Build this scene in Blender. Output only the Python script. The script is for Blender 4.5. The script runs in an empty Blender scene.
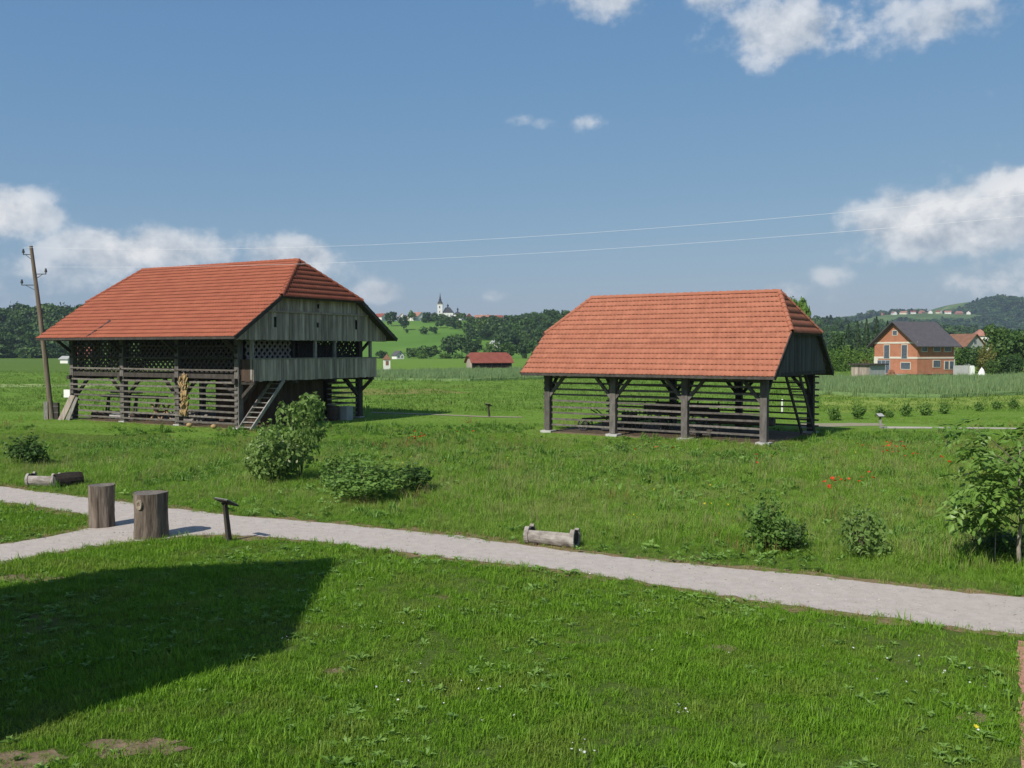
import bpy, math, random
import numpy as np
from mathutils import Vector, Matrix, Quaternion
random.seed(7)
RNG = np.random.default_rng(7)
S = bpy.context.scene
COL = S.collection

# ------------------------------------------------------------------ camera, sky, sun, exposure
FPX, PITCH, EYE = 943.07, 0.036889, 4.5
cam_d = bpy.data.cameras.new("camera"); cam = bpy.data.objects.new("camera", cam_d); COL.objects.link(cam)
cam.location = (0, 0, EYE); cam.rotation_euler = (math.pi/2 - PITCH, 0, 0)
cam_d.sensor_width = 36; cam_d.lens = FPX/1024*36; cam_d.clip_start = 0.1; cam_d.clip_end = 20000
S.camera = cam
SUN_AZ, SUN_EL = math.radians(36.5), math.radians(42)      # direction in which shadows fall, right of straight ahead
SUN_DIR = Vector((-math.sin(SUN_AZ)*math.cos(SUN_EL), -math.cos(SUN_AZ)*math.cos(SUN_EL), math.sin(SUN_EL)))
sun_d = bpy.data.lights.new("sun", 'SUN'); sun = bpy.data.objects.new("sun", sun_d); COL.objects.link(sun)
sun_d.energy = 5.0; sun_d.angle = math.radians(0.53); sun_d.color = (1, 0.955, 0.88)
sun.rotation_euler = SUN_DIR.to_track_quat('Z', 'Y').to_euler(); sun.location = (0, 0, 60)
S.view_settings.view_transform = 'Standard'; S.view_settings.look = 'None'
S.view_settings.exposure = 0.0; S.view_settings.gamma = 1
SKY_STRENGTH = 0.101
CLOUDS = [  # azimuth, elevation, half width, half height (degrees), weight: the cumulus of that morning
 (790, 34, 88, 38, .80), (720, 2, 60, 22, .6), (610, 8, 62, 26, .68), (940, 24, 58, 26, .68), (880, 12, 44, 18, .55),
 (525, 124, 28, 11, .50), (592, 122, 22, 10, .52), (975, 100, 22, 12, .42),
 (955, 222, 95, 34, 1.15), (1020, 205, 60, 42, 1.1), (885, 222, 40, 22, .9), (1005, 275, 80, 30, .6),
 (15, 214, 44, 28, 1.0), (140, 252, 92, 25, 1.0), (50, 272, 110, 26, .58), (296, 258, 52, 22, .9), (380, 293, 24, 12, .8),
 (495, 296, 26, 9, .42), (830, 277, 24, 11, .5), (783, 292, 28, 11, .62), (940, 296, 110, 14, .4), (640, 300, 60, 8, .3)]

def build_world():
    w = bpy.data.worlds.new("World"); S.world = w; w.use_nodes = True
    nt = w.node_tree; N = nt.nodes; L = nt.links; N.clear()
    out = N.new('ShaderNodeOutputWorld'); bg = N.new('ShaderNodeBackground'); bg.inputs[1].default_value = SKY_STRENGTH
    sky = N.new('ShaderNodeTexSky'); sky.sky_type = 'NISHITA'; sky.sun_disc = False
    sky.sun_elevation = SUN_EL; sky.sun_rotation = math.pi + SUN_AZ; sky.altitude = 800
    sky.air_density = 1.0; sky.dust_density = 1.0; sky.ozone_density = 4.0
    tc = N.new('ShaderNodeTexCoord'); sep = N.new('ShaderNodeSeparateXYZ'); L.new(tc.outputs['Generated'], sep.inputs[0])
    def M(op, a, b=None, c=None, clamp=False):
        n = N.new('ShaderNodeMath'); n.operation = op; n.use_clamp = clamp
        for i, v in enumerate((a, b, c)):
            if v is None: continue
            if isinstance(v, (int, float)): n.inputs[i].default_value = v
            else: L.new(v, n.inputs[i])
        return n.outputs[0]
    az = M('ARCTAN2', sep.outputs[0], sep.outputs[1]); el = M('ARCSINE', sep.outputs[2])
    def noise(vec, scale, detail, rough):
        n = N.new('ShaderNodeTexNoise'); n.noise_dimensions = '3D'; n.inputs['Scale'].default_value = scale
        n.inputs['Detail'].default_value = detail; n.inputs['Roughness'].default_value = rough; L.new(vec, n.inputs['Vector']); return n.outputs[0]
    def vec(a, b):
        n = N.new('ShaderNodeCombineXYZ'); L.new(a, n.inputs[0]); L.new(b, n.inputs[1]); n.inputs[2].default_value = 3.7; return n.outputs[0]
    # one tone curve over the whole dome: a hazier, flatter blue than the model's clear air
    sr = N.new('ShaderNodeSeparateColor'); L.new(sky.outputs[0], sr.inputs[0]); cr = N.new('ShaderNodeCombineColor')
    for i, (k, p, tq) in enumerate(((1.085, .76, 1.03), (1.82, .5, 1.23), (3.44, .25, 1.21))): L.new(M('MINIMUM', M('MULTIPLY', M('POWER', M('MAXIMUM', sr.outputs[i], 0.0), p), k), M('MULTIPLY', sr.outputs[i], tq)), cr.inputs[i])
    skyc = cr.outputs[0]
    v0 = vec(az, M('MULTIPLY', el, 1.2))
    v1 = vec(M('ADD', az, -0.012), M('MULTIPLY', M('ADD', el, 0.017), 1.2))
    bias = None
    for px, py, hw, hh, wgt in CLOUDS:
        a0 = math.atan((px-512)/FPX); e0 = math.atan((349-py)/FPX*math.cos(a0)); wa = hw/FPX; we = hh/FPX
        da = M('MULTIPLY', M('SUBTRACT', az, a0), 1/wa); de = M('MULTIPLY', M('SUBTRACT', el, e0), 1/we)
        r2 = M('ADD', M('MULTIPLY', da, da), M('MULTIPLY', de, de))
        g = M('MULTIPLY', M('EXPONENT', M('MULTIPLY', r2, -0.8)), wgt)
        bias = g if bias is None else M('MAXIMUM', bias, g)
    # the same kind of sky goes on outside the frame
    lo = noise(v0, 3.2, 2, .5)
    side = M('MULTIPLY', M('SUBTRACT', M('ABSOLUTE', az), 0.60), 6.0, clamp=True)
    bias = M('MAXIMUM', bias, M('MULTIPLY', side, M('MULTIPLY', M('SUBTRACT', lo, 0.56), 6.0, clamp=True)))
    f0 = noise(v0, 17, 9, .60); f1 = noise(v1, 17, 9, .60)
    def dens(f): return M('SUBTRACT', M('ADD', M('MULTIPLY', bias, 1.25), M('MULTIPLY', M('SUBTRACT', f, 0.5), 2.1)), 0.42)
    d0 = dens(f0)
    ss = N.new('ShaderNodeMapRange'); ss.interpolation_type = 'SMOOTHSTEP'
    ss.inputs['From Min'].default_value = -0.03; ss.inputs['From Max'].default_value = 0.48; ss.inputs['To Max'].default_value = 0.96
    L.new(d0, ss.inputs['Value'])
    edge = M('SUBTRACT', f0, f1)
    light = M('ADD', M('MULTIPLY', edge, 3.4), M('SUBTRACT', 0.74, M('MULTIPLY', d0, 0.22)), clamp=True)
    cc = N.new('ShaderNodeMix'); cc.data_type = 'RGBA'; L.new(light, cc.inputs[0])
    cc.inputs[6].default_value = (4.2, 4.8, 5.6, 1); cc.inputs[7].default_value = (8.8, 8.8, 8.9, 1)
    mx = N.new('ShaderNodeMix'); mx.data_type = 'RGBA'; L.new(M('MULTIPLY', ss.outputs[0], M('ADD', M('MULTIPLY', bias, .85), 0.18, clamp=True)), mx.inputs[0]); L.new(skyc, mx.inputs[6]); L.new(cc.outputs[2], mx.inputs[7])
    L.new(mx.outputs[2], bg.inputs[0]); L.new(bg.outputs[0], out.inputs[0])
build_world()

# ------------------------------------------------------------------ helpers
def G(px, py, z=0.0):
    """the point of the level z that the survey picture shows at px, py"""
    a = (px-512)/FPX; b = (384-py)/FPX
    d = Vector((a, math.cos(PITCH)+b*math.sin(PITCH), -math.sin(PITCH)+b*math.cos(PITCH)))
    t = (z-EYE)/d.z
    return Vector((d.x*t, d.y*t, z))
def AT(px, py, Y):
    a = (px-512)/FPX; b = (384-py)/FPX
    d = Vector((a, math.cos(PITCH)+b*math.sin(PITCH), -math.sin(PITCH)+b*math.cos(PITCH)))
    return Vector((d.x*Y/d.y, Y, EYE+d.z*Y/d.y))

def tag(o, label=None, cat=None, group=None, kind=None):
    for k, v in (('label', label), ('category', cat), ('group', group), ('kind', kind)):
        if v: o[k] = v
    return o
def empty(name, loc, rz=0, label=None, cat=None, group=None):
    o = bpy.data.objects.new(name, None); COL.objects.link(o); o.location = loc; o.rotation_euler = (0, 0, rz); o.empty_display_size = .3
    return tag(o, label, cat, group)
def link(name, me, parent=None, mat=None):
    o = bpy.data.objects.new(name, me); COL.objects.link(o)
    if parent: o.parent = parent
    if mat and not me.materials: me.materials.append(mat)
    return o
def mesh_from(name, V, F, smooth=False):
    me = bpy.data.meshes.new(name)
    V = np.asarray(V, dtype=np.float32).reshape(-1, 3)
    if isinstance(F, np.ndarray):
        nf, k = F.shape
        me.vertices.add(len(V)); me.vertices.foreach_set('co', V.ravel())
        me.loops.add(nf*k); me.loops.foreach_set('vertex_index', F.astype(np.int32).ravel())
        me.polygons.add(nf); me.polygons.foreach_set('loop_start', np.arange(0, nf*k, k, dtype=np.int32))
        me.update(calc_edges=True)
    else:
        me.from_pydata([tuple(v) for v in V], [], F); me.update()
    if smooth: me.polygons.foreach_set('use_smooth', [True]*len(me.polygons))
    return me

class MB:
    def __init__(s): s.v = []; s.f = []
    def add(s, V, F):
        n = len(s.v); s.v += [tuple(v) for v in V]; s.f += [tuple(i+n for i in f) for f in F]; return s
    def box(s, c, d, R=None):
        V = [Vector((x*d[0]/2, y*d[1]/2, z*d[2]/2)) for x in (-1, 1) for y in (-1, 1) for z in (-1, 1)]
        if R: V = [R @ v for v in V]
        return s.add([v+Vector(c) for v in V], [(0,1,3,2),(4,6,7,5),(0,4,5,1),(2,3,7,6),(0,2,6,4),(1,5,7,3)])
    def beam(s, p, q, w, h, up=(0, 0, 1)):
        p, q = Vector(p), Vector(q); d = q-p; L = d.length; d.normalize(); up = Vector(up)
        if abs(d.dot(up)) > .98: up = Vector((0, 1, 0))
        x = d.cross(up).normalized(); y = x.cross(d)
        return s.box((p+q)/2, (w, L, h), Matrix((x, d, y)).transposed())
    def tube(s, pts, rad, n=8, cap=True, jit=0):
        pts = [Vector(p) for p in pts]; rings = []
        base = len(s.v)
        for i, p in enumerate(pts):
            d = (pts[min(i+1, len(pts)-1)]-pts[max(i-1, 0)]).normalized()
            a = d.cross(Vector((0, 0, 1)) if abs(d.z) < .95 else Vector((1, 0, 0))).normalized(); b = d.cross(a)
            r = rad[i] if isinstance(rad, (list, tuple)) else rad
            for k in range(n):
                t = 2*math.pi*k/n; rr = r*(1+(random.uniform(-jit, jit) if jit else 0))
                s.v.append(tuple(p+(a*math.cos(t)+b*math.sin(t))*rr))
        for i in range(len(pts)-1):
            for k in range(n):
                a0 = base+i*n+k; a1 = base+i*n+(k+1) % n
                s.f.append((a0, a1, a1+n, a0+n))
        if cap:
            s.f.append(tuple(base+k for k in range(n))[::-1]); e = base+(len(pts)-1)*n; s.f.append(tuple(e+k for k in range(n)))
        return s
    def prism(s, poly, off):
        n = len(poly); off = Vector(off); P = [Vector(p) for p in poly]
        s.add(P+[p+off for p in P], [tuple(range(n))[::-1], tuple(range(n, 2*n))]+[(i, (i+1) % n, n+(i+1) % n, n+i) for i in range(n)]); return s
    def mesh(s, name, mat=None, smooth=False):
        me = mesh_from(name, s.v, s.f, smooth)
        if mat: me.materials.append(mat)
        return me
    def build(s, name, mat, parent=None, smooth=False, fix=True):
        me = s.mesh(name, mat, smooth)
        if fix:
            import bmesh
            bm = bmesh.new(); bm.from_mesh(me); bmesh.ops.recalc_face_normals(bm, faces=bm.faces); bm.to_mesh(me); bm.free()
        return link(name, me, parent)
_unit = {}
def unit_box(mat, rnd=0):
    k = (mat.name, rnd)
    if k not in _unit: _unit[k] = MB().box((0, 0, 0), (1, 1, 1)).mesh('unit_piece', mat)
    return _unit[k]
def piece(name, mat, parent, p, q, w, h, up=(0, 0, 1), mesh=None):
    """a straight timber from p to q that shares its mesh with all its like"""
    p, q = Vector(p), Vector(q); d = q-p; L = d.length; d.normalize(); up = Vector(up)
    if abs(d.dot(up)) > .98: up = Vector((0, 1, 0))
    x = d.cross(up).normalized(); y = x.cross(d)
    o = link(name, mesh or unit_box(mat), parent)
    o.matrix_local = Matrix.Translation((p+q)/2) @ Matrix((x, d, y)).transposed().to_4x4() @ Matrix.Diagonal((w, L, h, 1))
    return o
def block(name, mat, parent, c, d):
    o = link(name, unit_box(mat), parent); o.location = c; o.scale = d; return o

# ------------------------------------------------------------------ materials
MATS = {}
def nodes(m):
    m.use_nodes = True; nt = m.node_tree; nt.nodes.clear(); return nt, nt.nodes, nt.links
def ramp(N, stops, interp='LINEAR'):
    r = N.new('ShaderNodeValToRGB'); r.color_ramp.interpolation = interp; e = r.color_ramp.elements
    while len(e) < len(stops): e.new(0.5)
    for el, (p, c) in zip(e, stops): el.position = p; el.color = (*c, 1)
    return r
def surf(name, stops, scale=3, rough=.85, detail=6, stretch=(1, 1, 1), bump=0.0, bscale=None, island=0.0, objrand=0.0, spec=.2, coord='pos', metal=0, dist=.0):
    """noise coloured surface; island / objrand add a brightness difference from piece to piece"""
    if name in MATS: return MATS[name]
    m = bpy.data.materials.new(name); nt, N, L = nodes(m); MATS[name] = m
    out = N.new('ShaderNodeOutputMaterial'); b = N.new('ShaderNodeBsdfPrincipled'); L.new(b.outputs[0], out.inputs[0])
    b.inputs['Roughness'].default_value = rough; b.inputs['Specular IOR Level'].default_value = spec; b.inputs['Metallic'].default_value = metal
    geo = N.new('ShaderNodeNewGeometry'); src = geo.outputs['Position']
    if coord == 'obj': src = N.new('ShaderNodeTexCoord').outputs['Object']
    mp = N.new('ShaderNodeMapping'); mp.inputs['Scale'].default_value = stretch; L.new(src, mp.inputs[0])
    nz = N.new('ShaderNodeTexNoise'); nz.inputs['Scale'].default_value = scale; nz.inputs['Detail'].default_value = detail; nz.inputs['Roughness'].default_value = .62
    nz.inputs['Distortion'].default_value = dist
    L.new(mp.outputs[0], nz.inputs['Vector'])
    r = ramp(N, stops); L.new(nz.outputs[0], r.inputs[0]); c = r.outputs[0]
    for amt, sock in ((island, geo.outputs['Random Per Island']), (objrand, None)):
        if not amt: continue
        if sock is None: sock = N.new('ShaderNodeObjectInfo').outputs['Random']
        mr = N.new('ShaderNodeMapRange'); mr.inputs['To Min'].default_value = 1-amt; mr.inputs['To Max'].default_value = 1+amt; L.new(sock, mr.inputs[0])
        mx = N.new('ShaderNodeMix'); mx.data_type = 'RGBA'; mx.blend_type = 'MULTIPLY'; mx.inputs[0].default_value = 1
        L.new(c, mx.inputs[6]); L.new(mr.outputs[0], mx.inputs[7]); c = mx.outputs[2]
    L.new(c, b.inputs['Base Color'])
    if bump:
        n2 = N.new('ShaderNodeTexNoise'); n2.inputs['Scale'].default_value = bscale or scale*4; n2.inputs['Detail'].default_value = 5; L.new(mp.outputs[0], n2.inputs['Vector'])
        bp = N.new('ShaderNodeBump'); bp.inputs['Strength'].default_value = 1; bp.inputs['Distance'].default_value = bump; L.new(n2.outputs[0], bp.inputs['Height']); L.new(bp.outputs[0], b.inputs['Normal'])
    return m
def leafmat(name, dark, light, trans=.35, rough=.55, patch=0.0, patch_col=None, pscale=.15, spec=.25, objw=.5):
    """leaves and blades: hue differs from leaf to leaf, from plant to plant and, with patch, from spot to spot of the meadow"""
    if name in MATS: return MATS[name]
    m = bpy.data.materials.new(name); nt, N, L = nodes(m); MATS[name] = m
    out = N.new('ShaderNodeOutputMaterial'); b = N.new('ShaderNodeBsdfPrincipled'); b.inputs['Roughness'].default_value = rough; b.inputs['Specular IOR Level'].default_value = spec
    geo = N.new('ShaderNodeNewGeometry'); oi = N.new('ShaderNodeObjectInfo')
    mm = N.new('ShaderNodeMix'); mm.data_type = 'FLOAT'; mm.inputs[0].default_value = objw; L.new(geo.outputs['Random Per Island'], mm.inputs[2]); L.new(oi.outputs['Random'], mm.inputs[3])
    r = ramp(N, [(0.05, dark), (0.95, light)]); L.new(mm.outputs[0], r.inputs[0]); c = r.outputs[0]
    if patch:
        nz = N.new('ShaderNodeTexNoise'); nz.inputs['Scale'].default_value = pscale; nz.inputs['Detail'].default_value = 5; nz.inputs['Roughness'].default_value = .65; L.new(geo.outputs['Position'], nz.inputs['Vector'])
        mr = N.new('ShaderNodeMapRange'); mr.inputs['From Min'].default_value = .46; mr.inputs['From Max'].default_value = .68; mr.inputs['To Max'].default_value = patch; L.new(nz.outputs[0], mr.inputs[0])
        mx = N.new('ShaderNodeMix'); mx.data_type = 'RGBA'; L.new(mr.outputs[0], mx.inputs[0]); L.new(c, mx.inputs[6]); mx.inputs[7].default_value = (*patch_col, 1); c = mx.outputs[2]
    L.new(c, b.inputs['Base Color'])
    tr = N.new('ShaderNodeBsdfTranslucent'); L.new(c, tr.inputs[0])
    ms = N.new('ShaderNodeMixShader'); ms.inputs[0].default_value = trans; L.new(b.outputs[0], ms.inputs[1]); L.new(tr.outputs[0], ms.inputs[2]); L.new(ms.outputs[0], out.inputs[0])
    return m

M_TILE_L = surf('clay_tile_deep', [(.3, (.268, .078, .044)), (.7, (.325, .104, .058))], 1.2, .75, island=.07, bump=.003, bscale=40)
M_TILE_R = surf('clay_tile_orange', [(.3, (.325, .118, .070)), (.7, (.39, .152, .091))], 1.2, .75, island=.07, bump=.003, bscale=40)
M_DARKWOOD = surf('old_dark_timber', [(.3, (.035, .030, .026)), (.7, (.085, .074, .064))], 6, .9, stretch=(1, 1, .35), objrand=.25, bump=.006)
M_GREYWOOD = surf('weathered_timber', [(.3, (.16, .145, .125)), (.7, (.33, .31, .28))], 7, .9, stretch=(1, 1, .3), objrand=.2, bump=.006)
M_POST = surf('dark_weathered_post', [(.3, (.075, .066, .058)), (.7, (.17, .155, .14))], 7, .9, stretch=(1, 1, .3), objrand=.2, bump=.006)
M_RAIL = surf('weathered_rail', [(.3, (.085, .075, .065)), (.7, (.20, .18, .158))], 5, .9, objrand=.25, bump=.004)
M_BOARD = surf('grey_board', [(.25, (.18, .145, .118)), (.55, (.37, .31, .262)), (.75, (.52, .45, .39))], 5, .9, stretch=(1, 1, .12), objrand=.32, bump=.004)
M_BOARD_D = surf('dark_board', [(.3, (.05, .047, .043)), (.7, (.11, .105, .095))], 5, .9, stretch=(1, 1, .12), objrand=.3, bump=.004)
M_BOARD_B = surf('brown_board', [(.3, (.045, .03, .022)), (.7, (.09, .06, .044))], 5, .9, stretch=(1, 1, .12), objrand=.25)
M_STUMP = surf('stump_bark', [(.30, (.05, .038, .03)), (.48, (.14, .11, .085)), (.7, (.25, .205, .165))], 7, .95, stretch=(1, 1, .12), bump=.02, bscale=22, dist=.6)
M_STUMPTOP = surf('stump_top', [(.3, (.11, .095, .08)), (.7, (.23, .20, .17))], 12, .95, bump=.01)
M_CONC = surf('pale_concrete', [(.3, (.36, .35, .33)), (.7, (.52, .51, .48))], 4, .9, bump=.004)
M_STEEL = surf('dark_steel', [(.3, (.03, .03, .032)), (.7, (.06, .06, .062))], 8, .5, spec=.5)
M_WHITE = surf('white_paint', [(.3, (.72, .71, .68)), (.7, (.82, .81, .79))], 3, .7)
M_GRAVEL = surf('pale_gravel', [(.25, (.40, .35, .31)), (.5, (.46, .405, .36)), (.75, (.525, .465, .415))], 4.0, .95, detail=14, bump=.014, bscale=55)
M_REDGRAVEL = surf('red_gravel', [(.25, (.28, .13, .085)), (.5, (.42, .22, .15)), (.75, (.55, .33, .24))], 30, .95, detail=8, bump=.015, bscale=50)
M_DIRT = surf('bare_dirt', [(.3, (.13, .095, .06)), (.7, (.24, .175, .115))], 4, .95, bump=.02)
M_DRY = surf('dry_verge', [(.3, (.16, .12, .06)), (.7, (.27, .21, .11))], 9, .95, bump=.02)

# ------------------------------------------------------------------ ground, paths, fields
def sheet(name, pts, z, mat, kind='structure', thick=None):
    me = bpy.data.meshes.new(name); me.from_pydata([(p[0], p[1], z) for p in pts], [], [tuple(range(len(pts)))]); me.update(); me.materials.append(mat)
    if me.polygons[0].normal.z < 0: me.flip_normals()
    o = link(name, me); o['kind'] = kind; return o
def ground_material():
    m = bpy.data.materials.new('meadow_ground'); nt, N, L = nodes(m)
    out = N.new('ShaderNodeOutputMaterial'); b = N.new('ShaderNodeBsdfPrincipled'); b.inputs['Roughness'].default_value = .95; b.inputs['Specular IOR Level'].default_value = .05; L.new(b.outputs[0], out.inputs[0])
    geo = N.new('ShaderNodeNewGeometry')
    def nz(scale, stretch=(1, 1, 1), detail=6):
        mp = N.new('ShaderNodeMapping'); mp.inputs['Scale'].default_value = stretch; L.new(geo.outputs['Position'], mp.inputs[0])
        n = N.new('ShaderNodeTexNoise'); n.inputs['Scale'].default_value = scale; n.inputs['Detail'].default_value = detail; n.inputs['Roughness'].default_value = .65; L.new(mp.outputs[0], n.inputs['Vector']); return n.outputs[0]
    r1 = ramp(N, [(.3, (.06, .105, .018)), (.5, (.08, .135, .022)), (.7, (.115, .16, .034))]); L.new(nz(.05, (.35, 1, 1)), r1.inputs[0])
    r2 = ramp(N, [(.3, (.06, .075, .022)), (.72, (.10, .14, .034))]); L.new(nz(2.5), r2.inputs[0])
    mx = N.new('ShaderNodeMix'); mx.data_type = 'RGBA'; mx.inputs[0].default_value = .45; L.new(r1.outputs[0], mx.inputs[6]); L.new(r2.outputs[0], mx.inputs[7])
    r3 = ramp(N, [(.60, (0, 0, 0)), (.72, (1, 1, 1))]); L.new(nz(.55, detail=3), r3.inputs[0])
    d = N.new('ShaderNodeMix'); d.data_type = 'RGBA'; L.new(r3.outputs[0], d.inputs[0]); L.new(mx.outputs[2], d.inputs[6]); d.inputs[7].default_value = (.15, .115, .06, 1)
    L.new(d.outputs[2], b.inputs['Base Color'])
    bp = N.new('ShaderNodeBump'); bp.inputs['Distance'].default_value = .06; L.new(nz(9), bp.inputs['Height']); L.new(bp.outputs[0], b.inputs['Normal'])
    return m
M_GROUND = ground_material()
sheet('ground', [(-4000, -300), (4000, -300), (4000, 6000), (-4000, 6000)], 0, M_GROUND)

up_edge = [(-60, 478), (0, 486.5), (36, 491.5), (90, 498), (116, 501.4), (172, 508.7), (232, 515.7), (340, 524.7), (460, 536.5), (565, 551.5), (640, 559), (700, 566), (827, 577.5), (921, 589.5), (1024, 598), (1120, 607)]
lo_edge = [(1120, 648), (1024, 635.7), (953, 627.8), (858, 615), (763, 602), (700, 592), (600, 576), (530, 567), (460, 560), (340, 544.6), (282, 538.6), (229, 535.6)]
br_lo = [(199, 535.6), (166, 539), (136, 541.5), (99, 546), (33, 557), (0, 564), (-60, 578)]
br_up = [(-60, 556), (0, 545), (50, 537), (91, 528), (96, 522), (91, 516.5), (83, 514.7), (50, 509), (0, 502), (-60, 493)]
PATH = [G(*p) for p in up_edge+lo_edge+br_lo+br_up]
def rough_edge(P, amp, step=.25):
    out = []
    for i in range(len(P)):
        a, b = P[i], P[(i+1) % len(P)]; n = max(1, int((b-a).length/step))
        for k in range(n):
            p = a.lerp(b, k/n); out.append(Vector((p.x+random.gauss(0, amp), p.y+random.gauss(0, amp*1.3), 0)))
    return out
PATH_R = rough_edge(PATH, .035)
sheet('gravel_path', PATH_R, .012, M_GRAVEL)
c0 = sum(PATH, Vector())/len(PATH)
def widen(P, d):
    out = []; n = len(P)
    for i in range(n):
        t = (P[(i+1) % n]-P[i-1]).normalized(); out.append(P[i]+Vector((t.y, -t.x, 0))*d*(1+.5*math.sin(i*1.7)))
    return out
_area = sum(PATH[i-1].x*PATH[i].y-PATH[i].x*PATH[i-1].y for i in range(len(PATH)))
VERGE = rough_edge(widen(PATH, .26 if _area > 0 else -.26), .10, .3)
sheet('dry_verge', VERGE, .005, M_DRY)
RED = [G(1016, 640), G(1020, 700), G(1020.5, 775), G(1020, 900), G(1090, 900), G(1110, 775), G(1100, 700), G(1085, 652)]
sheet('red_gravel_path', rough_edge(RED, .02, .15), .008, M_REDGRAVEL)
BARE = []
for k, (px, py, rx, ry) in enumerate([(28, 578, .75, .40), (12, 762, .6, .35), (135, 748, .6, .30), (720, 648, .30, .18), (975, 718, .28, .2), (335, 671, .22, .15)]):
    c = G(px, py); rr = random.Random(k); BARE.append([c+Vector((math.cos(a*.35)*rx*rr.uniform(.6, 1.2), math.sin(a*.35)*ry*rr.uniform(.6, 1.2), 0)) for a in range(18)])
    sheet('bare_patch', BARE[-1], .006+.001*k, M_DIRT)

def pip(P, X, Y):
    inside = np.zeros(len(X), bool); n = len(P)
    for i in range(n):
        x0, y0 = P[i-1][0], P[i-1][1]; x1, y1 = P[i][0], P[i][1]
        c = ((y0 > Y) != (y1 > Y)); 
        with np.errstate(divide='ignore', invalid='ignore'):
            inside ^= c & (X < (x1-x0)*(Y-y0)/(y1-y0)+x0)
    return inside
def vnoise(X, Y, s, seed=0):
    """smooth value noise 0..1"""
    r = np.random.default_rng(seed+11); T = r.random((64, 64)); x = X*s+100; y = Y*s+100
    xi = np.floor(x).astype(int); yi = np.floor(y).astype(int); fx = x-xi; fy = y-yi; fx = fx*fx*(3-2*fx); fy = fy*fy*(3-2*fy)
    g = lambda a, b: T[a % 64, b % 64]
    return (g(xi, yi)*(1-fx)+g(xi+1, yi)*fx)*(1-fy)+(g(xi, yi+1)*(1-fx)+g(xi+1, yi+1)*fx)*fy

# far field strips, each laid a little above the one below
M_F1 = surf('mown_field', [(.3, (.105, .20, .026)), (.7, (.165, .265, .045))], .35, .95, stretch=(.25, 1, 1), spec=.05, bump=.05, bscale=6)
M_F2 = surf('yellow_green_field', [(.3, (.21, .28, .05)), (.7, (.27, .33, .08))], .4, .95, stretch=(.25, 1, 1), spec=.05, bump=.05, bscale=6)
M_F3 = surf('dark_green_field', [(.3, (.085, .145, .026)), (.7, (.115, .185, .036))], .3, .95, stretch=(.25, 1, 1), spec=.05, bump=.05, bscale=6)
M_F4 = surf('pale_cut_strip', [(.3, (.26, .33, .12)), (.7, (.33, .38, .17))], .4, .95, stretch=(.2, 1, 1), spec=.05)
M_F5 = surf('brownish_strip', [(.3, (.17, .20, .045)), (.7, (.25, .21, .08))], .3, .95, stretch=(.3, 1, 1), spec=.05)
def field(px, z, mat): return sheet('field', rough_edge([G(*p) for p in px], .4, 6), z, mat)
sheet('field', rough_edge([G(*p) for p in [(-500, 357), (1500, 357), (1500, 440), (900, 441), (500, 439), (100, 435), (-500, 433)]], .9, 1.6), .004, M_F1)
field([(-300, 358.5), (330, 358.5), (330, 372), (-300, 373)], .010, M_F3)
field([(-300, 384.5), (120, 384), (120, 387), (-300, 388.2)], .012, M_F4)
field([(-300, 376), (330, 375), (330, 384), (-300, 384)], .011, M_F1)
field([(330, 381), (560, 381), (545, 388), (330, 388)], .012, M_F1)
field([(340, 389), (430, 389), (470, 393), (340, 396)], .014, M_F5)
field([(330, 359), (620, 359), (620, 368), (330, 370)], .013, M_F1)
field([(820, 394), (1150, 386), (1150, 403), (820, 413)], .012, M_F2)
field([(640, 372), (1150, 372), (1150, 384), (640, 392)], .010, M_F1)
sheet('gravel_track', rough_edge([G(880, 426.6), G(976, 427.6), G(1150, 429.4), G(1150, 430.6), G(976, 428.8), G(880, 428.6)], .03, .5), .016, M_GRAVEL)
sheet('worn_track', rough_edge([G(800, 424), G(850, 423.2), G(882, 423.6), G(886, 426), G(850, 426.4), G(800, 428)], .08, .5), .02, surf('worn_ground', [(.3, (.22, .2, .12)), (.7, (.36, .32, .22))], 3, .95))

# ------------------------------------------------------------------ tiled roofs
def tile_slope(name, parent, mat, O, e, s, n, left, right, tw, exp):
    """clay tiles in courses on a slope; O lower left, e along the eave, s up the slope; left/right: (s, e) outlines"""
    V, F = [], []
    smax = left[-1][0]; rows = int(round(smax/exp)); exp = smax/rows
    il = lambda q: np.interp(q, [a for a, _ in left], [b for _, b in left]); ir = lambda q: np.interp(q, [a for a, _ in right], [b for _, b in right])
    prof = [(0, .012), (.18, .03), (.36, .006), (.68, .0), (1.0, .012)]
    for r in range(rows):
        s0 = r*exp-.03; s1 = s0+exp*1.06
        a0, a1, b0, b1 = il(max(s0, 0)), il(s1), ir(max(s0, 0)), ir(s1)
        lo, hi = min(a0, a1), max(b0, b1)
        off = (r % 2)*tw*.5
        for c in range(int((hi-lo)/tw)+3):
            x0 = lo-tw+off+c*tw
            if x0+tw < lo+.02 or x0 > hi-.02: continue
            j = random.uniform(-.006, .006); ds = random.uniform(-.008, .008); base = len(V)
            for (ss, h) in ((s0+ds, .052+j), (s1, .004)):
                A, B = il(max(ss, 0)), ir(max(ss, 0))
                for (u, ph) in prof:
                    x = min(max(x0+u*tw*.985, A), B); V.append(O+e*x+s*ss+n*(h+ph))
            for (u, ph) in prof:                                   # the thickness of the lower edge
                A, B = il(max(s0, 0)), ir(max(s0, 0)); x = min(max(x0+u*tw*.985, A), B); V.append(O+e*x+s*(s0+ds)+n*(.052+j+ph-.018))
            k = len(prof)
            for i in range(k-1):
                F.append((base+i, base+i+1, base+k+i+1, base+k+i)); F.append((base+2*k+i, base+2*k+i+1, base+i+1, base+i))
    me = mesh_from(name, V, np.array(F)); me.materials.append(mat); o = link(name, me, parent); o['kind'] = 'stuff'; return o
_caps = {}
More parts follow.
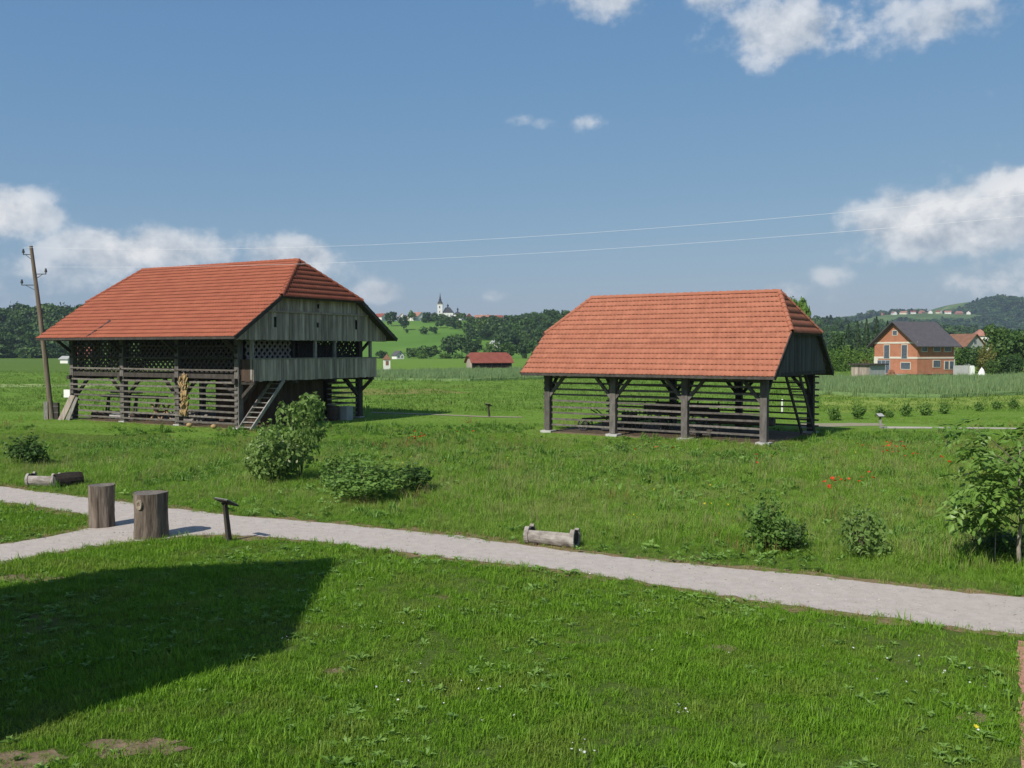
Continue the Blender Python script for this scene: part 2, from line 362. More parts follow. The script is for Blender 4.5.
def cap_run(name, parent, mat, p, q, r=.13, step=.40):
    p, q = Vector(p), Vector(q); d = q-p; n = max(2, int(round(d.length/step))); L = d.length/n; d.normalize()
    if mat.name not in _caps:
        V, F = [], []; K = 7
        for (y, rr) in ((-.5, 1.0), (-.5, 1.18), (.58, .88)):
            for k in range(K):
                t = math.pi*(k/(K-1)*1.1-.05); V.append((math.cos(t)*rr*(.9 if y == -.5 and rr == 1 else 1), y, math.sin(t)*rr*(.9 if y == -.5 and rr == 1 else 1)))
        for a in (0, 1):
            for k in range(K-1): F.append((a*K+k, a*K+k+1, (a+1)*K+k+1, (a+1)*K+k))
        me = mesh_from('ridge_tile', V, F, False); me.materials.append(mat); _caps[mat.name] = me
    x = d.cross(Vector((0, 0, 1))).normalized(); z = x.cross(d)
    for i in range(n):
        o = link(name, _caps[mat.name], parent)
        o.matrix_local = Matrix.Translation(p+d*L*(i+.5)) @ Matrix((x, d, z)).transposed().to_4x4() @ Matrix.Rotation(random.uniform(-.04, .04), 4, 'Z') @ Matrix.Diagonal((r, L, r, 1))

def hipped_roof(root, W, x0, x1, ov, he, hr, hh, ia, ib, mat, tw, exp, flare=0.0):
    """half-hipped roof: eaves x0..x1 at y=-ov and W+ov, ridge x0+ib..x1-ia, hip feet at height hh"""
    yr = W/2; run = yr+ov; rise = hr-he; SL = math.hypot(run, rise); k = (hh-he)/rise; yh = -ov+k*run; sh = SL*k
    ins = lambda a, h: a
    F1 = lambda side, h: 0
    roof = MB()                                   # boarding below the tiles
    def pts(off):
        return dict(a=Vector((x0, -ov, he-off)), b=Vector((x1, -ov, he-off)), c=Vector((x1, yh, hh-off)), d=Vector((x1-ia, yr, hr-off)), e=Vector((x0+ib, yr, hr-off)), f=Vector((x0, yh, hh-off)),
                    A=Vector((x0, W+ov, he-off)), B=Vector((x1, W+ov, he-off)), C=Vector((x1, W-yh, hh-off)), Fb=Vector((x0, W-yh, hh-off)))
    t, u = pts(.0), pts(.13)
    for keys in (('a', 'b', 'c', 'd', 'e', 'f'), ('B', 'A', 'Fb', 'e', 'd', 'C'), ('c', 'C', 'd'), ('Fb', 'f', 'e')):
        P = [t[q] for q in keys]; Q = [u[q] for q in keys]; n = len(P)
        roof.add(P+Q, [tuple(range(n)), tuple(range(n, 2*n))[::-1]]+[(i, n+i, n+(i+1) % n, (i+1) % n) for i in range(n)])
    ro = roof.build('roof', M_DARKWOOD, root)
    sl = Vector((0, run, rise)).normalized(); nn = Vector((0, -rise, run)).normalized(); ex = Vector((1, 0, 0))
    xl = x1-x0
    tile_slope('tile_covering', ro, mat, t['a']+nn*.02, ex, sl, nn, [(0, 0), (sh, 0), (SL, ib)], [(0, xl), (sh, xl), (SL, xl-ia)], tw, exp)
    tile_slope('tile_covering', ro, mat, t['B']+Vector((0, rise, run)).normalized()*.02, -ex, Vector((0, -run, rise)).normalized(), Vector((0, rise, run)).normalized(), [(0, 0), (sh, 0), (SL, ia)], [(0, xl), (sh, xl), (SL, xl-ib)], tw, exp)
    for (foot, ins_, sgn, xx) in ((t['c'], ia, 1, x1), (t['Fb'], ib, -1, x0)):
        up = Vector((-sgn*ins_, 0, hr-hh)); hl = up.length; up.normalize(); ed = Vector((0, sgn, 0)); nrm = ed.cross(up); wd = W-2*yh
        O = foot if sgn == 1 else t['Fb']
        tile_slope('tile_covering', ro, mat, O+nrm*.02-up*.05, ed, up, nrm, [(0, -.06), (hl, wd/2)], [(0, wd+.06), (hl, wd/2)], tw, exp)
    cap_run('ridge_tile', ro, mat, t['e']+Vector((-.05, 0, .02)), t['d']+Vector((.05, 0, .02)))
    for a, b in (('c', 'd'), ('C', 'd'), ('f', 'e'), ('Fb', 'e')): cap_run('hip_tile', ro, mat, t[a]+Vector((0, 0, .03)), t[b]+Vector((0, 0, .03)), r=.115)
    for a, b in (('a', 'f'), ('b', 'c'), ('A', 'Fb'), ('B', 'C')): piece('verge_board', M_DARKWOOD, ro, t[a]+Vector((0, 0, -.07)), t[b]+Vector((0, 0, -.07)), .06, .22)
    for y in (-ov-.02, W+ov+.02): piece('eave_board', M_DARKWOOD, ro, (x0+.02, y, he-.05), (x1-.02, y, he-.05), .04, .14)
    return lambda y: he+(min(y, W-y)+ov)/run*rise      # underside height over y

def boards(root, mat, x, y0, y1, z0f, z1f, w=.2, name='plank', thick=.03, along='y', jit=.012, holes=()):
    n = int(round((y1-y0)/w)); w = (y1-y0)/n
    for i in range(n):
        a, b = y0+i*w+.004, y0+(i+1)*w-.004
        za, zb = z0f(a)+random.uniform(-.02, .02), z0f(b); zb = za
        dx = random.uniform(-jit, jit)
        ta, tb = z1f(a), z1f(b)
        if min(ta, tb)-za < .05: continue
        segs = [((za, za), (ta, tb))]
        for (h0, h1, hz0, hz1) in holes:
            if h0 < (a+b)/2 < h1: segs = [((za, za), (hz0, hz0)), ((hz1, hz1), (ta, tb))]
        m = MB()
        for (lo, hi) in segs:
            if along == 'y': m.prism([(x+dx, a, lo[0]), (x+dx, b, lo[1]), (x+dx, b, hi[1]), (x+dx, a, hi[0])], (thick, 0, 0))
            else: m.prism([(a, x+dx, lo[0]), (b, x+dx, lo[1]), (b, x+dx, hi[1]), (a, x+dx, hi[0])], (0, thick, 0))
        m.build(name, mat, root)
def lattice(root, mat, P, ex, lx, lz, pitch=.26, w=.085):
    """two layers of crossed laths filling a panel"""
    P = Vector(P); ex = Vector(ex); up = Vector((0, 0, 1)); nn = ex.cross(up); m = MB()
    for sgn in (1, -1):
        c = -lz
        while c < lx+lz:
            pts = []
            # line x = c + sgn*z (sgn=1) or x = c - z + lz
            za, zb = 0.0, lz
            xa = c if sgn == 1 else c+lz; xb = xa+sgn*lz
            def clip(xa, za, xb, zb):
                t0, t1 = 0.0, 1.0; dx = xb-xa
                for (lo, hi) in ((0, lx),):
                    ta, tb = (lo-xa)/dx, (hi-xa)/dx
                    if ta > tb: ta, tb = tb, ta
                    t0, t1 = max(t0, ta), min(t1, tb)
                return (t0, t1) if t1-t0 > .04 else None
            t = clip(xa, za, xb, zb)
            if t:
                q = [(xa+(xb-xa)*k, za+(zb-za)*k) for k in t]
                a, b = [P+ex*x+up*z+nn*(.014*sgn) for x, z in q]
                m.beam(a, b, .02, w, up=nn.cross(b-a)) if False else m.beam(a, b, w, .022, up=nn)
            c += pitch
    o = m.build('lattice', mat, root, fix=False); o['kind'] = 'stuff'; return o

# ------------------------------------------------------------------ the open double hayrack
def hayrack_open():
    th, L, W, he, hr, hh, ov, ia, ib = .596, 11.951, 7.304, 3.23, 7.372, 5.317, 1.116, 1.40, 1.67
    root = empty('hayrack', (11.862, 44.252, 0), -th, 'open timber hayrack with light orange tiled half-hipped roof and bare rails', 'hayrack')
    top = hipped_roof(root, W, -L-1.044, .86, ov, he, hr, hh, ia, ib, M_TILE_R, .225, .385)
    bays = 3; xs = [-L*i/bays for i in range(bays+1)]
    for y in (0, W):
        for i, x in enumerate(xs):
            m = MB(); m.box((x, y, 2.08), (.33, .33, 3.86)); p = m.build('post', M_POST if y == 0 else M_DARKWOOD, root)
            b = MB().box((x+.03, y-.06, .05), (.66, .60, .16)).build('stone_footing', M_CONC, root)
        piece('wall_plate', M_DARKWOOD, root, (-L-.9, y, 3.98), (.72, y, 3.98), .24, .24)
        for i, x in enumerate(xs):
            for s in (-1, 1):
                if (i == 0 and s == 1) or (i == bays and s == -1): 
                    continue
                yo = -.06 if y == 0 else .06
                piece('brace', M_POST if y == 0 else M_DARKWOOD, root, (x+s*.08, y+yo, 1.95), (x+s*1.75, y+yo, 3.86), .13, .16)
        for b in range(bays):
            xa, xb = xs[b+1], xs[b]
            for k in range(10):
                z = .42+.325*k; j = lambda: random.uniform(-.03, .03)
                ext0 = .35 if b == bays-1 else -.02; ext1 = .45 if b == 0 and y > 0 else -.02
                yy = y+(.10 if y == 0 else -.10)
                piece('rail', M_RAIL, root, (xa-ext0, yy, z+j()), (xb+ext1, yy, z+j()), .075, .095)
    for x in xs:
        piece('tie_beam', M_DARKWOOD, root, (x, -.5, 3.74), (x, W+.5, 3.74), .22, .24)
        for y, s in ((0, 1), (W, -1)): piece('brace', M_DARKWOOD, root, (x, y+s*.1, 2.1), (x, y+s*1.5, 3.66), .13, .15)
        if not (x == 0 or x == -L): piece('king_post', M_DARKWOOD, root, (x, W/2, 3.84), (x, W/2, hr-.3), .18, .18)
        for s in (0, 1) if not (x == 0 or x == -L) else (): piece('rafter', M_DARKWOOD, root, (x, -ov+.1 if s == 0 else W+ov-.1, he-.1), (x, W/2, hr-.2), .12, .14)
    for gx, s in ((.62, 1), (-L-.80, -1)):                      # boarded gable over the open end
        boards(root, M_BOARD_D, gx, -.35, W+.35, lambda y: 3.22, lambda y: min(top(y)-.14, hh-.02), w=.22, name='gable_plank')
        piece('gable_beam', M_DARKWOOD, root, (gx-s*.03, -.4, 3.3), (gx-s*.03, W+.4, 3.3), .14, .18)
    # stair to the loft inside the open end
    s0, s1 = Vector((.15, 6.4, .1)), Vector((.15, 3.2, 3.75))
    st = []
    for dx in (-.35, .35): piece('stair_stringer', M_DARKWOOD, root, s0+Vector((dx, 0, 0)), s1+Vector((dx, 0, 0)), .06, .22)
    for i in range(1, 13):
        c = s0.lerp(s1, i/13); piece('stair_tread', M_GREYWOOD, root, c+Vector((-.33, 0, 0)), c+Vector((.33, 0, 0)), .2, .04)
    MB().prism([(-L-.3, -.25, 0.0), (.3, -.25, 0.0), (.3, W+.25, 0.0), (-L-.3, W+.25, 0.0)], (0, 0, .03)).build('earth_floor', M_DIRT, root)
    return root
HR = hayrack_open()

# ------------------------------------------------------------------ the big hayrack with balcony
def hayrack_big():
    th, L, W, he, hr, hh, ov, ia, ib = .533, 14.825, 10.434, 5.171, 9.877, 7.52, 1.854, 2.04, 1.16
    root = empty('hayrack', (-15.354, 52.944, 0), -th, 'large timber hayrack with red tiled roof, lattice loft and boarded balcony', 'hayrack')
    top = hipped_roof(root, W, -L-.965, 1.722, ov, he, hr, hh, ia, ib, M_TILE_L, .23, .40)
    bays = 3; xs = [-L*i/bays for i in range(bays+1)]
    for y in (0, W):
        for i, x in enumerate(xs):
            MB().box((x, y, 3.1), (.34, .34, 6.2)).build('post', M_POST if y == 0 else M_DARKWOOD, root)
            MB().box((x, y, .04), (.5, .5, .1)).build('stone_footing', M_CONC, root)
        piece('wall_plate', M_DARKWOOD, root, (-L-.7, y, 6.2), (1.1, y, 6.2), .26, .26)
        piece('floor_beam', M_DARKWOOD, root, (-L-.2, y-.02, 2.95), (.2, y-.02, 2.95), .22, .26)
        for b in range(bays):
            xa, xb = xs[b+1]+.17, xs[b]-.17
            for k in range(8 if y == 0 else 8):
                z = .30+.33*k; j = lambda: random.uniform(-.03, .03); yy = y+(-.2 if y == 0 else .2)
                if y > 0 and b == 1 : continue
                piece('rail', M_RAIL, root, (xa-.25, yy, z+j()), (xb+.25, yy, z+j()), .075, .10)
            for k in (0, 2, 4, 6, 7):
                z = 3.32+.34*k; yy = y+(-.2 if y == 0 else .2)
                piece('rail', M_RAIL if y == 0 and k < 1 else M_DARKWOOD, root, (xa-.25, yy, z+random.uniform(-.02, .02)), (xb+.25, yy, z+random.uniform(-.02, .02)), .07, .09)
            lattice(root, M_DARKWOOD, (xa-.15, y+(.06 if y == 0 else -.06), 3.1), (1, 0, 0), xb-xa+.3, 3.0, pitch=.40, w=.13) if not (y > 0 and b == 2) else None
            for s, x in ((1, xs[b+1]), (-1, xs[b])): piece('brace', M_DARKWOOD, root, (x+s*.12, y+(.12 if y == 0 else -.12), 1.55), (x+s*1.5, y+(.12 if y == 0 else -.12), 2.85), .14, .18)
    for x in xs:
        piece('tie_beam', M_DARKWOOD, root, (x, -.4, 2.72), (x, W+.4, 2.72), .24, .26)
        piece('tie_beam', M_DARKWOOD, root, (x, -.1, 5.9), (x, W+.1, 5.9), .22, .24)
        for s in (0, 1) if not (x == 0 or x == -L) else (): piece('rafter', M_DARKWOOD, root, (x, -ov+.1 if s == 0 else W+ov-.1, he-.1), (x, W/2, hr-.2), .13, .15)
        for y, s in ((0, -1), (W, 1)): piece('brace', M_DARKWOOD, root, (x, y+s*.12, 4.3), (x, y+s*1.3, 5.2), .13, .16)
    # loft floor and the boarded chamber below it
    MB().box((-L/2, W/2, 2.90), (L-.3, W-.3, .10)).build('loft_floor', M_DARKWOOD, root)
    for (x0, y0, x1, y1) in ((-4.75, 2.6, -.4, 2.6), (-4.75, 2.6, -4.75, 8.2), (-.4, 2.6, -.4, 7.4), (-4.75, 8.2, -.4, 8.2)):
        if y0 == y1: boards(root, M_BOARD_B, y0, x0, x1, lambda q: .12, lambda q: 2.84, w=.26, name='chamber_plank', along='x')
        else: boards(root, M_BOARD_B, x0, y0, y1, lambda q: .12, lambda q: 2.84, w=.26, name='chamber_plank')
    # hay-coloured blocks added in the loft only to keep it dark
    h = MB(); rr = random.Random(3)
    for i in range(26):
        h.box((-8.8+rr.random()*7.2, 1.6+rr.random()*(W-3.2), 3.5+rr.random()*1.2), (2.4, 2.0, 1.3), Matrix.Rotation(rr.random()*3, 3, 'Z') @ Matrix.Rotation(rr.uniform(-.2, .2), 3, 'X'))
    hay = h.build('loft_dark_fill', surf('loft_fill_dark', [(.3, (.06, .045, .025)), (.7, (.12, .095, .05))], 5, .95), root); hay['kind'] = 'stuff'
    # gables
    zbat = 6.72
    def gtop(y): return min(top(y)-.15, hh-.03)
    slits = ((1.62, 1.80, 5.75, 6.35), (5.1, 5.35, 5.8, 6.1), (8.75, 8.95, 5.75, 6.35))
    boards(root, M_BOARD, 1.16, -1.35, W+1.35, lambda y: 5.02, lambda y: min(gtop(y), zbat), w=.21, name='gable_plank', holes=slits)
    boards(root, M_BOARD, 1.20, -1.35, W+1.35, lambda y: zbat-.08, lambda y: gtop(y), w=.21, name='gable_plank', holes=((5.1, 5.32, 6.95, 7.2),))
    piece('gable_batten', M_BOARD, root, (1.25, .55, zbat-.06), (1.25, W-.55, zbat-.06), .06, .10)
    piece('gable_beam', M_DARKWOOD, root, (1.02, -1.5, 5.1), (1.02, W+1.5, 5.1), .2, .2)
    boards(root, M_BOARD_D, -L-.5, -1.0, W+1.0, lambda y: 5.02, lambda y: gtop(y), w=.3, name='gable_plank')
    back = MB()
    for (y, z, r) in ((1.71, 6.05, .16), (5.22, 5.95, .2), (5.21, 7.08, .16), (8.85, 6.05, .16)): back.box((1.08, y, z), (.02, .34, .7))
    back.build('slit_shade', M_STEEL, root)  # dark plates stand in for the shade behind the gable slits
    # balcony
    bx = 1.15; y0, y1 = -.02, 10.8
    boards(root, M_BOARD, bx, y0, y1, lambda y: 2.70, lambda y: 3.93, w=.215, name='balcony_plank')
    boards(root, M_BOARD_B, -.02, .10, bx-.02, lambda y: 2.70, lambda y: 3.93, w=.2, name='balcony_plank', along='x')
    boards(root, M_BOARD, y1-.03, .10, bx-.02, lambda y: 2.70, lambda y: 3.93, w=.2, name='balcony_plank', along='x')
    MB().box((bx/2, (y0+y1)/2, 2.80), (bx-.1, y1-y0-.1, .08)).build('balcony_floor', M_BOARD_B, root)
    piece('handrail', M_GREYWOOD, root, (bx, y0-.05, 3.96), (bx, y1+.05, 3.96), .12, .07)
    for y in (.05, 5.15, 6.9, 10.35): piece('balcony_post', M_GREYWOOD, root, (bx-.14, y, 2.8), (bx-.14, y, 5.05), .16, .16)
    for y in (.1, 3.4, 6.8, W): piece('balcony_joist', M_DARKWOOD, root, (-1.2, y, 2.62), (bx+.05, y, 2.62), .16, .2)
    for y in (.1, W):
        piece('brace', M_DARKWOOD, root, (.1, y, 1.75), (bx-.1, y, 2.55), .14, .18)
    for s, y in ((1, 0), (-1, W)): piece('brace', M_DARKWOOD, root, (.02, y+s*.14, 1.5), (.02, y+s*1.35, 2.6), .16, .2)
    lattice(root, M_GREYWOOD, (.02, .5, 3.0), (0, 1, 0), 3.6, 2.1, pitch=.42, w=.12)
    lattice(root, M_DARKWOOD, (.0, 4.7, 3.0), (0, 1, 0), 5.2, 2.9, pitch=.27, w=.10)
    piece('door_post', M_DARKWOOD, root, (0, 4.3, 2.9), (0, 4.3, 6), .2, .2)
    # rails closing the open end towards the back post
    for k in range(8): piece('rail', M_RAIL, root, (-.05, 7.4, .35+.33*k), (-.05, W-.15, .35+.33*k), .08, .10)
    lattice(root, M_DARKWOOD, (-L, .2, 3.0), (0, 1, 0), W-.4, 2.9, pitch=.40, w=.12)
    MB().prism([(-L-.3, -.25, 0.0), (.3, -.25, 0.0), (.3, W+.25, 0.0), (-L-.3, W+.25, 0.0)], (0, 0, .03)).build('earth_floor', M_DIRT, root)
    MB().tube([(-10.86, -1.85, 5.25), (-10.72, -1.2, 5.69), (-10.58, -.50, 6.17)], .035, 6).build('lightning_rod', M_STEEL, root)
    MB().tube([(-10.60, -.56, 6.10), (-10.56, -.40, 6.26)], .07, 6).build('rod_clamp', M_STEEL, root)
    # stair leaning up to the balcony floor
    a, b = Vector((1.0, -.55, .02)), Vector((.75, 2.3, 2.72)); t = Vector((.9, -.12, 0)).normalized()*.42
    t = Vector((.46, .02, 0))
    for q in (-1, 1): piece('stair_stringer', M_GREYWOOD, root, a+t*q*1.0, b+t*q, .07, .2)
    for i in range(10):
        c = a.lerp(b, (i+.6)/10.4); piece('stair_tread', M_GREYWOOD, root, c-t*.97, c+t*.97, .24, .045)
    return root
HB = hayrack_big()

# ------------------------------------------------------------------ foliage
def leaf_quads(P, Nrm, size, rng, fold=.0, asp=.62):
    """one diamond leaf at each point, facing roughly along Nrm"""
    n = len(P); r = rng.normal(size=(n, 3)); nn = Nrm+r*.55; nn /= np.linalg.norm(nn, axis=1)[:, None]
    a = np.cross(nn, rng.normal(size=(n, 3))); a /= np.linalg.norm(a, axis=1)[:, None]; b = np.cross(nn, a)
    s = (size*(rng.uniform(.65, 1.35, n)))[:, None] if np.isscalar(size) else (size*rng.uniform(.65, 1.35, n))[:, None]
    V = np.stack([P-a*s, P+b*s*asp-a*s*.1+nn*s*fold, P+a*s, P-b*s*asp-a*s*.1+nn*s*fold], 1).reshape(-1, 3)
    return V, np.arange(n*4).reshape(n, 4)
def lobes_cloud(lobes, n, rng, shell=.55):
    """points spread through a set of ellipsoid lobes, denser near their outsides"""
    w = np.array([l[3]*l[4]*l[5] for l in lobes])**.75; w /= w.sum(); k = rng.choice(len(lobes), n, p=w); L = np.array(lobes)[k]
    d = rng.normal(size=(n, 3)); d /= np.linalg.norm(d, axis=1)[:, None]; r = shell+(1-shell)*rng.random(n)**.6; r *= rng.uniform(.86, 1.12, n)
    P = L[:, :3]+d*r[:, None]*L[:, 3:6]
    return P, d
def crown_mesh(name, mat, kind, n, leaf, seed):
    """unit sized crown: foot at z=0, height 1, about 1 across"""
    rng = np.random.default_rng(seed)
    if kind == 'round':
        lobes = [(0, 0, .58, .30, .30, .32)]
        for i in range(15):
            t = rng.random()*6.28; z = rng.uniform(.26, .86); q = .34*math.sqrt(max(0, 1-((z-.55)/.42)**2))+.03
            lobes.append((math.cos(t)*q, math.sin(t)*q, z, *(rng.uniform(.10, .19)*np.array([1, 1, .85]))))
    elif kind == 'tall':
        lobes = [(0, 0, .55, .2, .2, .4)]
        for i in range(14):
            t = rng.random()*6.28; z = rng.uniform(.15, .9); q = .27*math.sqrt(max(0, 1-((z-.5)/.5)**2))
            lobes.append((math.cos(t)*q, math.sin(t)*q, z, *(rng.uniform(.09, .16)*np.array([1, 1, 1.2]))))
    elif kind == 'bush':
        lobes = [(0, 0, .38, .36, .36, .36)]
        for i in range(14):
            t = rng.random()*6.28; q = rng.uniform(.1, .4); z = rng.uniform(.15, .8)*(1.15-q)
            lobes.append((math.cos(t)*q, math.sin(t)*q, z, *(rng.uniform(.10, .18)*np.array([1, 1, 1]))))
    if kind == 'spruce':
        z = rng.random(n)**.8; tier = np.floor(z*11)/11; rr = .40*(1-z)**.85*(1.05-(z*11-np.floor(z*11))*.45)+.012
        t = rng.random(n)*6.28; q = rr*rng.uniform(.45, 1.1, n)
        P = np.stack([np.cos(t)*q, np.sin(t)*q, .06+z*.94-q*.28], 1); D = np.stack([np.cos(t), np.sin(t), np.full(n, .6)], 1); D /= np.linalg.norm(D, axis=1)[:, None]
    else:
        P, D = lobes_cloud(lobes, n, rng)
        ns = 34; q = int(n*.16); a = rng.random(ns)*6.28; e = rng.uniform(.1, 1.4 if kind != 'round' else .8, ns); rd = rng.uniform(.44, .60, ns); w = rng.integers(0, ns, q); t = rng.uniform(.55, 1.0, q)
        z0 = .45 if kind != 'tall' else .5; k2 = .62 if kind != 'tall' else .45
        P[:q] = np.stack([np.cos(a[w])*np.cos(e[w])*rd[w]*t*(1 if kind != 'tall' else .8), np.sin(a[w])*np.cos(e[w])*rd[w]*t*(1 if kind != 'tall' else .8), z0*.8+np.sin(e[w])*k2*t*(rd[w]/.5)], 1)+rng.normal(0, .022, (q, 3))
        keep = P[:, 2] > .02; P, D = P[keep], D[keep]
    V, F = leaf_quads(P, D, leaf, rng, .12)
    me = mesh_from(name, V, F); me.materials.append(mat); return me
M_LEAF = leafmat('leaf_green', (.04, .095, .018), (.105, .18, .04), .25)
M_LEAF_D = leafmat('leaf_dark', (.028, .065, .018), (.06, .115, .03), .2)
M_LEAF_L = leafmat('leaf_bright', (.075, .16, .022), (.16, .26, .05), .3)
M_LEAF_Y = leafmat('leaf_yellowish', (.12, .13, .03), (.22, .21, .05), .3)
M_SPRUCE = leafmat('spruce_needles', (.018, .042, .018), (.04, .07, .028), .1)
M_BARK = surf('bark', [(.3, (.06, .045, .035)), (.7, (.15, .12, .095))], 12, .95, stretch=(1, 1, .3))
CROWN = {}
def crown(kind, mat, var=0, n=1500, leaf=.045):
    k = (kind, mat.name, var, n)
    if k not in CROWN: CROWN[k] = crown_mesh('crown', mat, kind, n, leaf, 100+len(CROWN))
    return CROWN[k]
TRUNK = MB().tube([(0, 0, -.05), (.03, 0, .5), (0, .03, 1)], [1, .8, .45], 7, cap=False)
TRUNK = TRUNK.mesh('trunk', M_BARK)
def tree(name, label, loc, h, w, kind='round', mat=None, var=0, group=None, cat='tree', n=1500, leaf=.045, trunk=True, rz=None):
    o = empty(name, loc, random.random()*6.28 if rz is None else rz, label, cat, group)
    c = link('crown' if cat != 'bush' else 'foliage', crown(kind, mat or M_LEAF, var, n, leaf), o); c.scale = (w, w, h)
    if trunk:
        t = link('trunk', TRUNK, o); r = max(.05, h*.022); t.scale = (r, r, h*(.55 if kind != 'spruce' else .9))
        if kind in ('round', 'tall'):
            for k in range(3):
                a = k*2.1+random.random(); li = link('limb', TRUNK, o); li.location = (0, 0, h*(.25+.07*k)); li.rotation_euler = (.75*math.cos(a), .75*math.sin(a), 0); li.scale = (r*.5, r*.5, h*.3)
    return o

# ------------------------------------------------------------------ scattering what nobody could count
def proto_collection(name, meshes):
    c = bpy.data.collections.new(name)
    for i, me in enumerate(meshes):
        o = bpy.data.objects.new("%s_%02d" % (name, i), me); c.objects.link(o)
    return c
def scatter(name, P, rot, scl, idx, coll, kind='stuff'):
    """one object that carries a copy of a small plant at each of its points"""
    n = len(P); me = bpy.data.meshes.new(name); me.vertices.add(n); me.vertices.foreach_set('co', np.asarray(P, np.float32).ravel())
    for nm, ty, arr, key in (('rotz', 'FLOAT_VECTOR', rot, 'vector'), ('scl', 'FLOAT_VECTOR', scl, 'vector'), ('idx', 'INT', idx, 'value')):
        a = me.attributes.new(nm, ty, 'POINT'); a.data.foreach_set(key, np.asarray(arr, np.int32 if ty == 'INT' else np.float32).ravel())
    me.update(); o = link(name, me); o['kind'] = kind
    ng = bpy.data.node_groups.new('scatter_'+name, 'GeometryNodeTree')
    ng.interface.new_socket('Geometry', in_out='INPUT', socket_type='NodeSocketGeometry'); ng.interface.new_socket('Geometry', in_out='OUTPUT', socket_type='NodeSocketGeometry')
    N, L = ng.nodes, ng.links; gi = N.new('NodeGroupInput'); go = N.new('NodeGroupOutput'); ip = N.new('GeometryNodeInstanceOnPoints'); ci = N.new('GeometryNodeCollectionInfo')
    ci.inputs['Collection'].default_value = coll; ci.inputs['Separate Children'].default_value = True; ci.inputs['Reset Children'].default_value = True
    m2p = N.new('GeometryNodeMeshToPoints')
    L.new(gi.outputs[0], m2p.inputs['Mesh']); L.new(m2p.outputs[0], ip.inputs['Points']); L.new(ci.outputs[0], ip.inputs['Instance']); ip.inputs['Pick Instance'].default_value = True
    def at(nm, ty):
        a = N.new('GeometryNodeInputNamedAttribute'); a.data_type = ty; a.inputs['Name'].default_value = nm; return a.outputs[0]
    L.new(at('idx', 'INT'), ip.inputs['Instance Index']); L.new(at('scl', 'FLOAT_VECTOR'), ip.inputs['Scale'])
    e2r = N.new('FunctionNodeEulerToRotation'); L.new(at('rotz', 'FLOAT_VECTOR'), e2r.inputs[0]); L.new(e2r.outputs[0], ip.inputs['Rotation'])
    L.new(ip.outputs[0], go.inputs[0]); md = o.modifiers.new('scatter', 'NODES'); md.node_group = ng; return o
def tuft(name, mat, n, h, w, spread, rng, lean=.5, seed_heads=0):
    V, F, m = [], [], 0
    for i in range(n):
        a = rng.random()*6.28; q = spread*math.sqrt(rng.random()); x, y = math.cos(a)*q, math.sin(a)*q
        hh = h*rng.uniform(.5, 1.15); t = rng.random()*6.28; dx, dy = math.cos(t), math.sin(t); ln = lean*hh*rng.uniform(.2, 1)
        px, py = -dy*w/2, dx*w/2; b = len(V)
        V += [(x-px, y-py, -.02), (x+px, y+py, -.02), (x+dx*ln*.35-px*.8, y+dy*ln*.35-py*.8, hh*.6), (x+dx*ln*.35+px*.8, y+dy*ln*.35+py*.8, hh*.6), (x+dx*ln, y+dy*ln, hh)]
        F += [(b, b+1, b+3, b+2), (b+2, b+3, b+4)]
    me = mesh_from(name, V, F); me.materials.append(mat); return me
def rosette(name, mat, n, ln, w, rng, up=.5):
    V, F = [], []
    for i in range(n):
        a = i*6.28/n+rng.uniform(-.4, .4); u = up*rng.uniform(.4, 1.5); l = ln*rng.uniform(.6, 1.2); d = np.array([math.cos(a), math.sin(a), 0]); s = np.array([-d[1], d[0], 0])*w; z = np.array([0, 0, 1.])
        p1 = d*l*.5*math.cos(u)+z*l*.5*math.sin(u); p2 = p1+d*l*.5*math.cos(u*.3)+z*l*.5*math.sin(u*.3); b = len(V)
        V += [tuple(z*0), tuple(p1-s+z*.01), tuple(p1+s+z*.01), tuple(p2)]; F += [(b, b+1, b+3, b+2)]
    me = mesh_from(name, V, F); me.materials.append(mat); return me
def rot_z(n, tilt=.12): return np.stack([RNG.normal(0, tilt, n), RNG.normal(0, tilt, n), RNG.random(n)*6.283], 1)
def frustum_points(y0, y1, dens, xm=1.12, margin=2.0):
    """points over the ground in view between the depths y0 and y1, dens per square metre at a given depth"""
    out = []; y = y0
    while y < y1:
        st = max(.5, (y1-y0)/60); st = min(st, y1-y); hw = .543*(y+st)*xm/1.0+margin; n = int(2*hw*st*dens(y))
        out.append(np.stack([RNG.uniform(-hw, hw, n), RNG.uniform(y, y+st, n)], 1)); y += st
    return np.concatenate(out)
def local_box(o, X, Y, x0, x1, y0, y1):
    th = o.rotation_euler[2]; dx, dy = X-o.location.x, Y-o.location.y; c, s = math.cos(-th), math.sin(-th); lx, ly = c*dx-s*dy, s*dx+c*dy
    return (lx > x0) & (lx < x1) & (ly > y0) & (ly < y1)

M_LAWN = leafmat('lawn_blade', (.095, .22, .010), (.22, .40, .03), .4, .5, patch=.5, patch_col=(.26, .28, .065), pscale=.75, objw=.55)
M_MEADOW = leafmat('meadow_blade', (.12, .25, .016), (.27, .45, .055), .4, .55, patch=.65, patch_col=(.32, .36, .10), pscale=.30, objw=.6)
M_SEED = leafmat('seed_stalk', (.20, .21, .07), (.36, .34, .15), .3, .7)
M_WEED = leafmat('weed_leaf', (.13, .26, .045), (.25, .40, .09), .35, .45)
M_STRAW = leafmat('dry_blade', (.20, .155, .07), (.34, .27, .13), .25, .8)
rg = np.random.default_rng(5)
lawn_c = proto_collection('lawn_tuft', [tuft('lawn_tuft', M_LAWN, 26, .040, .0062, .085, rg, 1.6) for i in range(6)]+[tuft('lawn_tuft', M_LAWN, 12, .078, .008, .06, rg, 1.0) for i in range(2)])
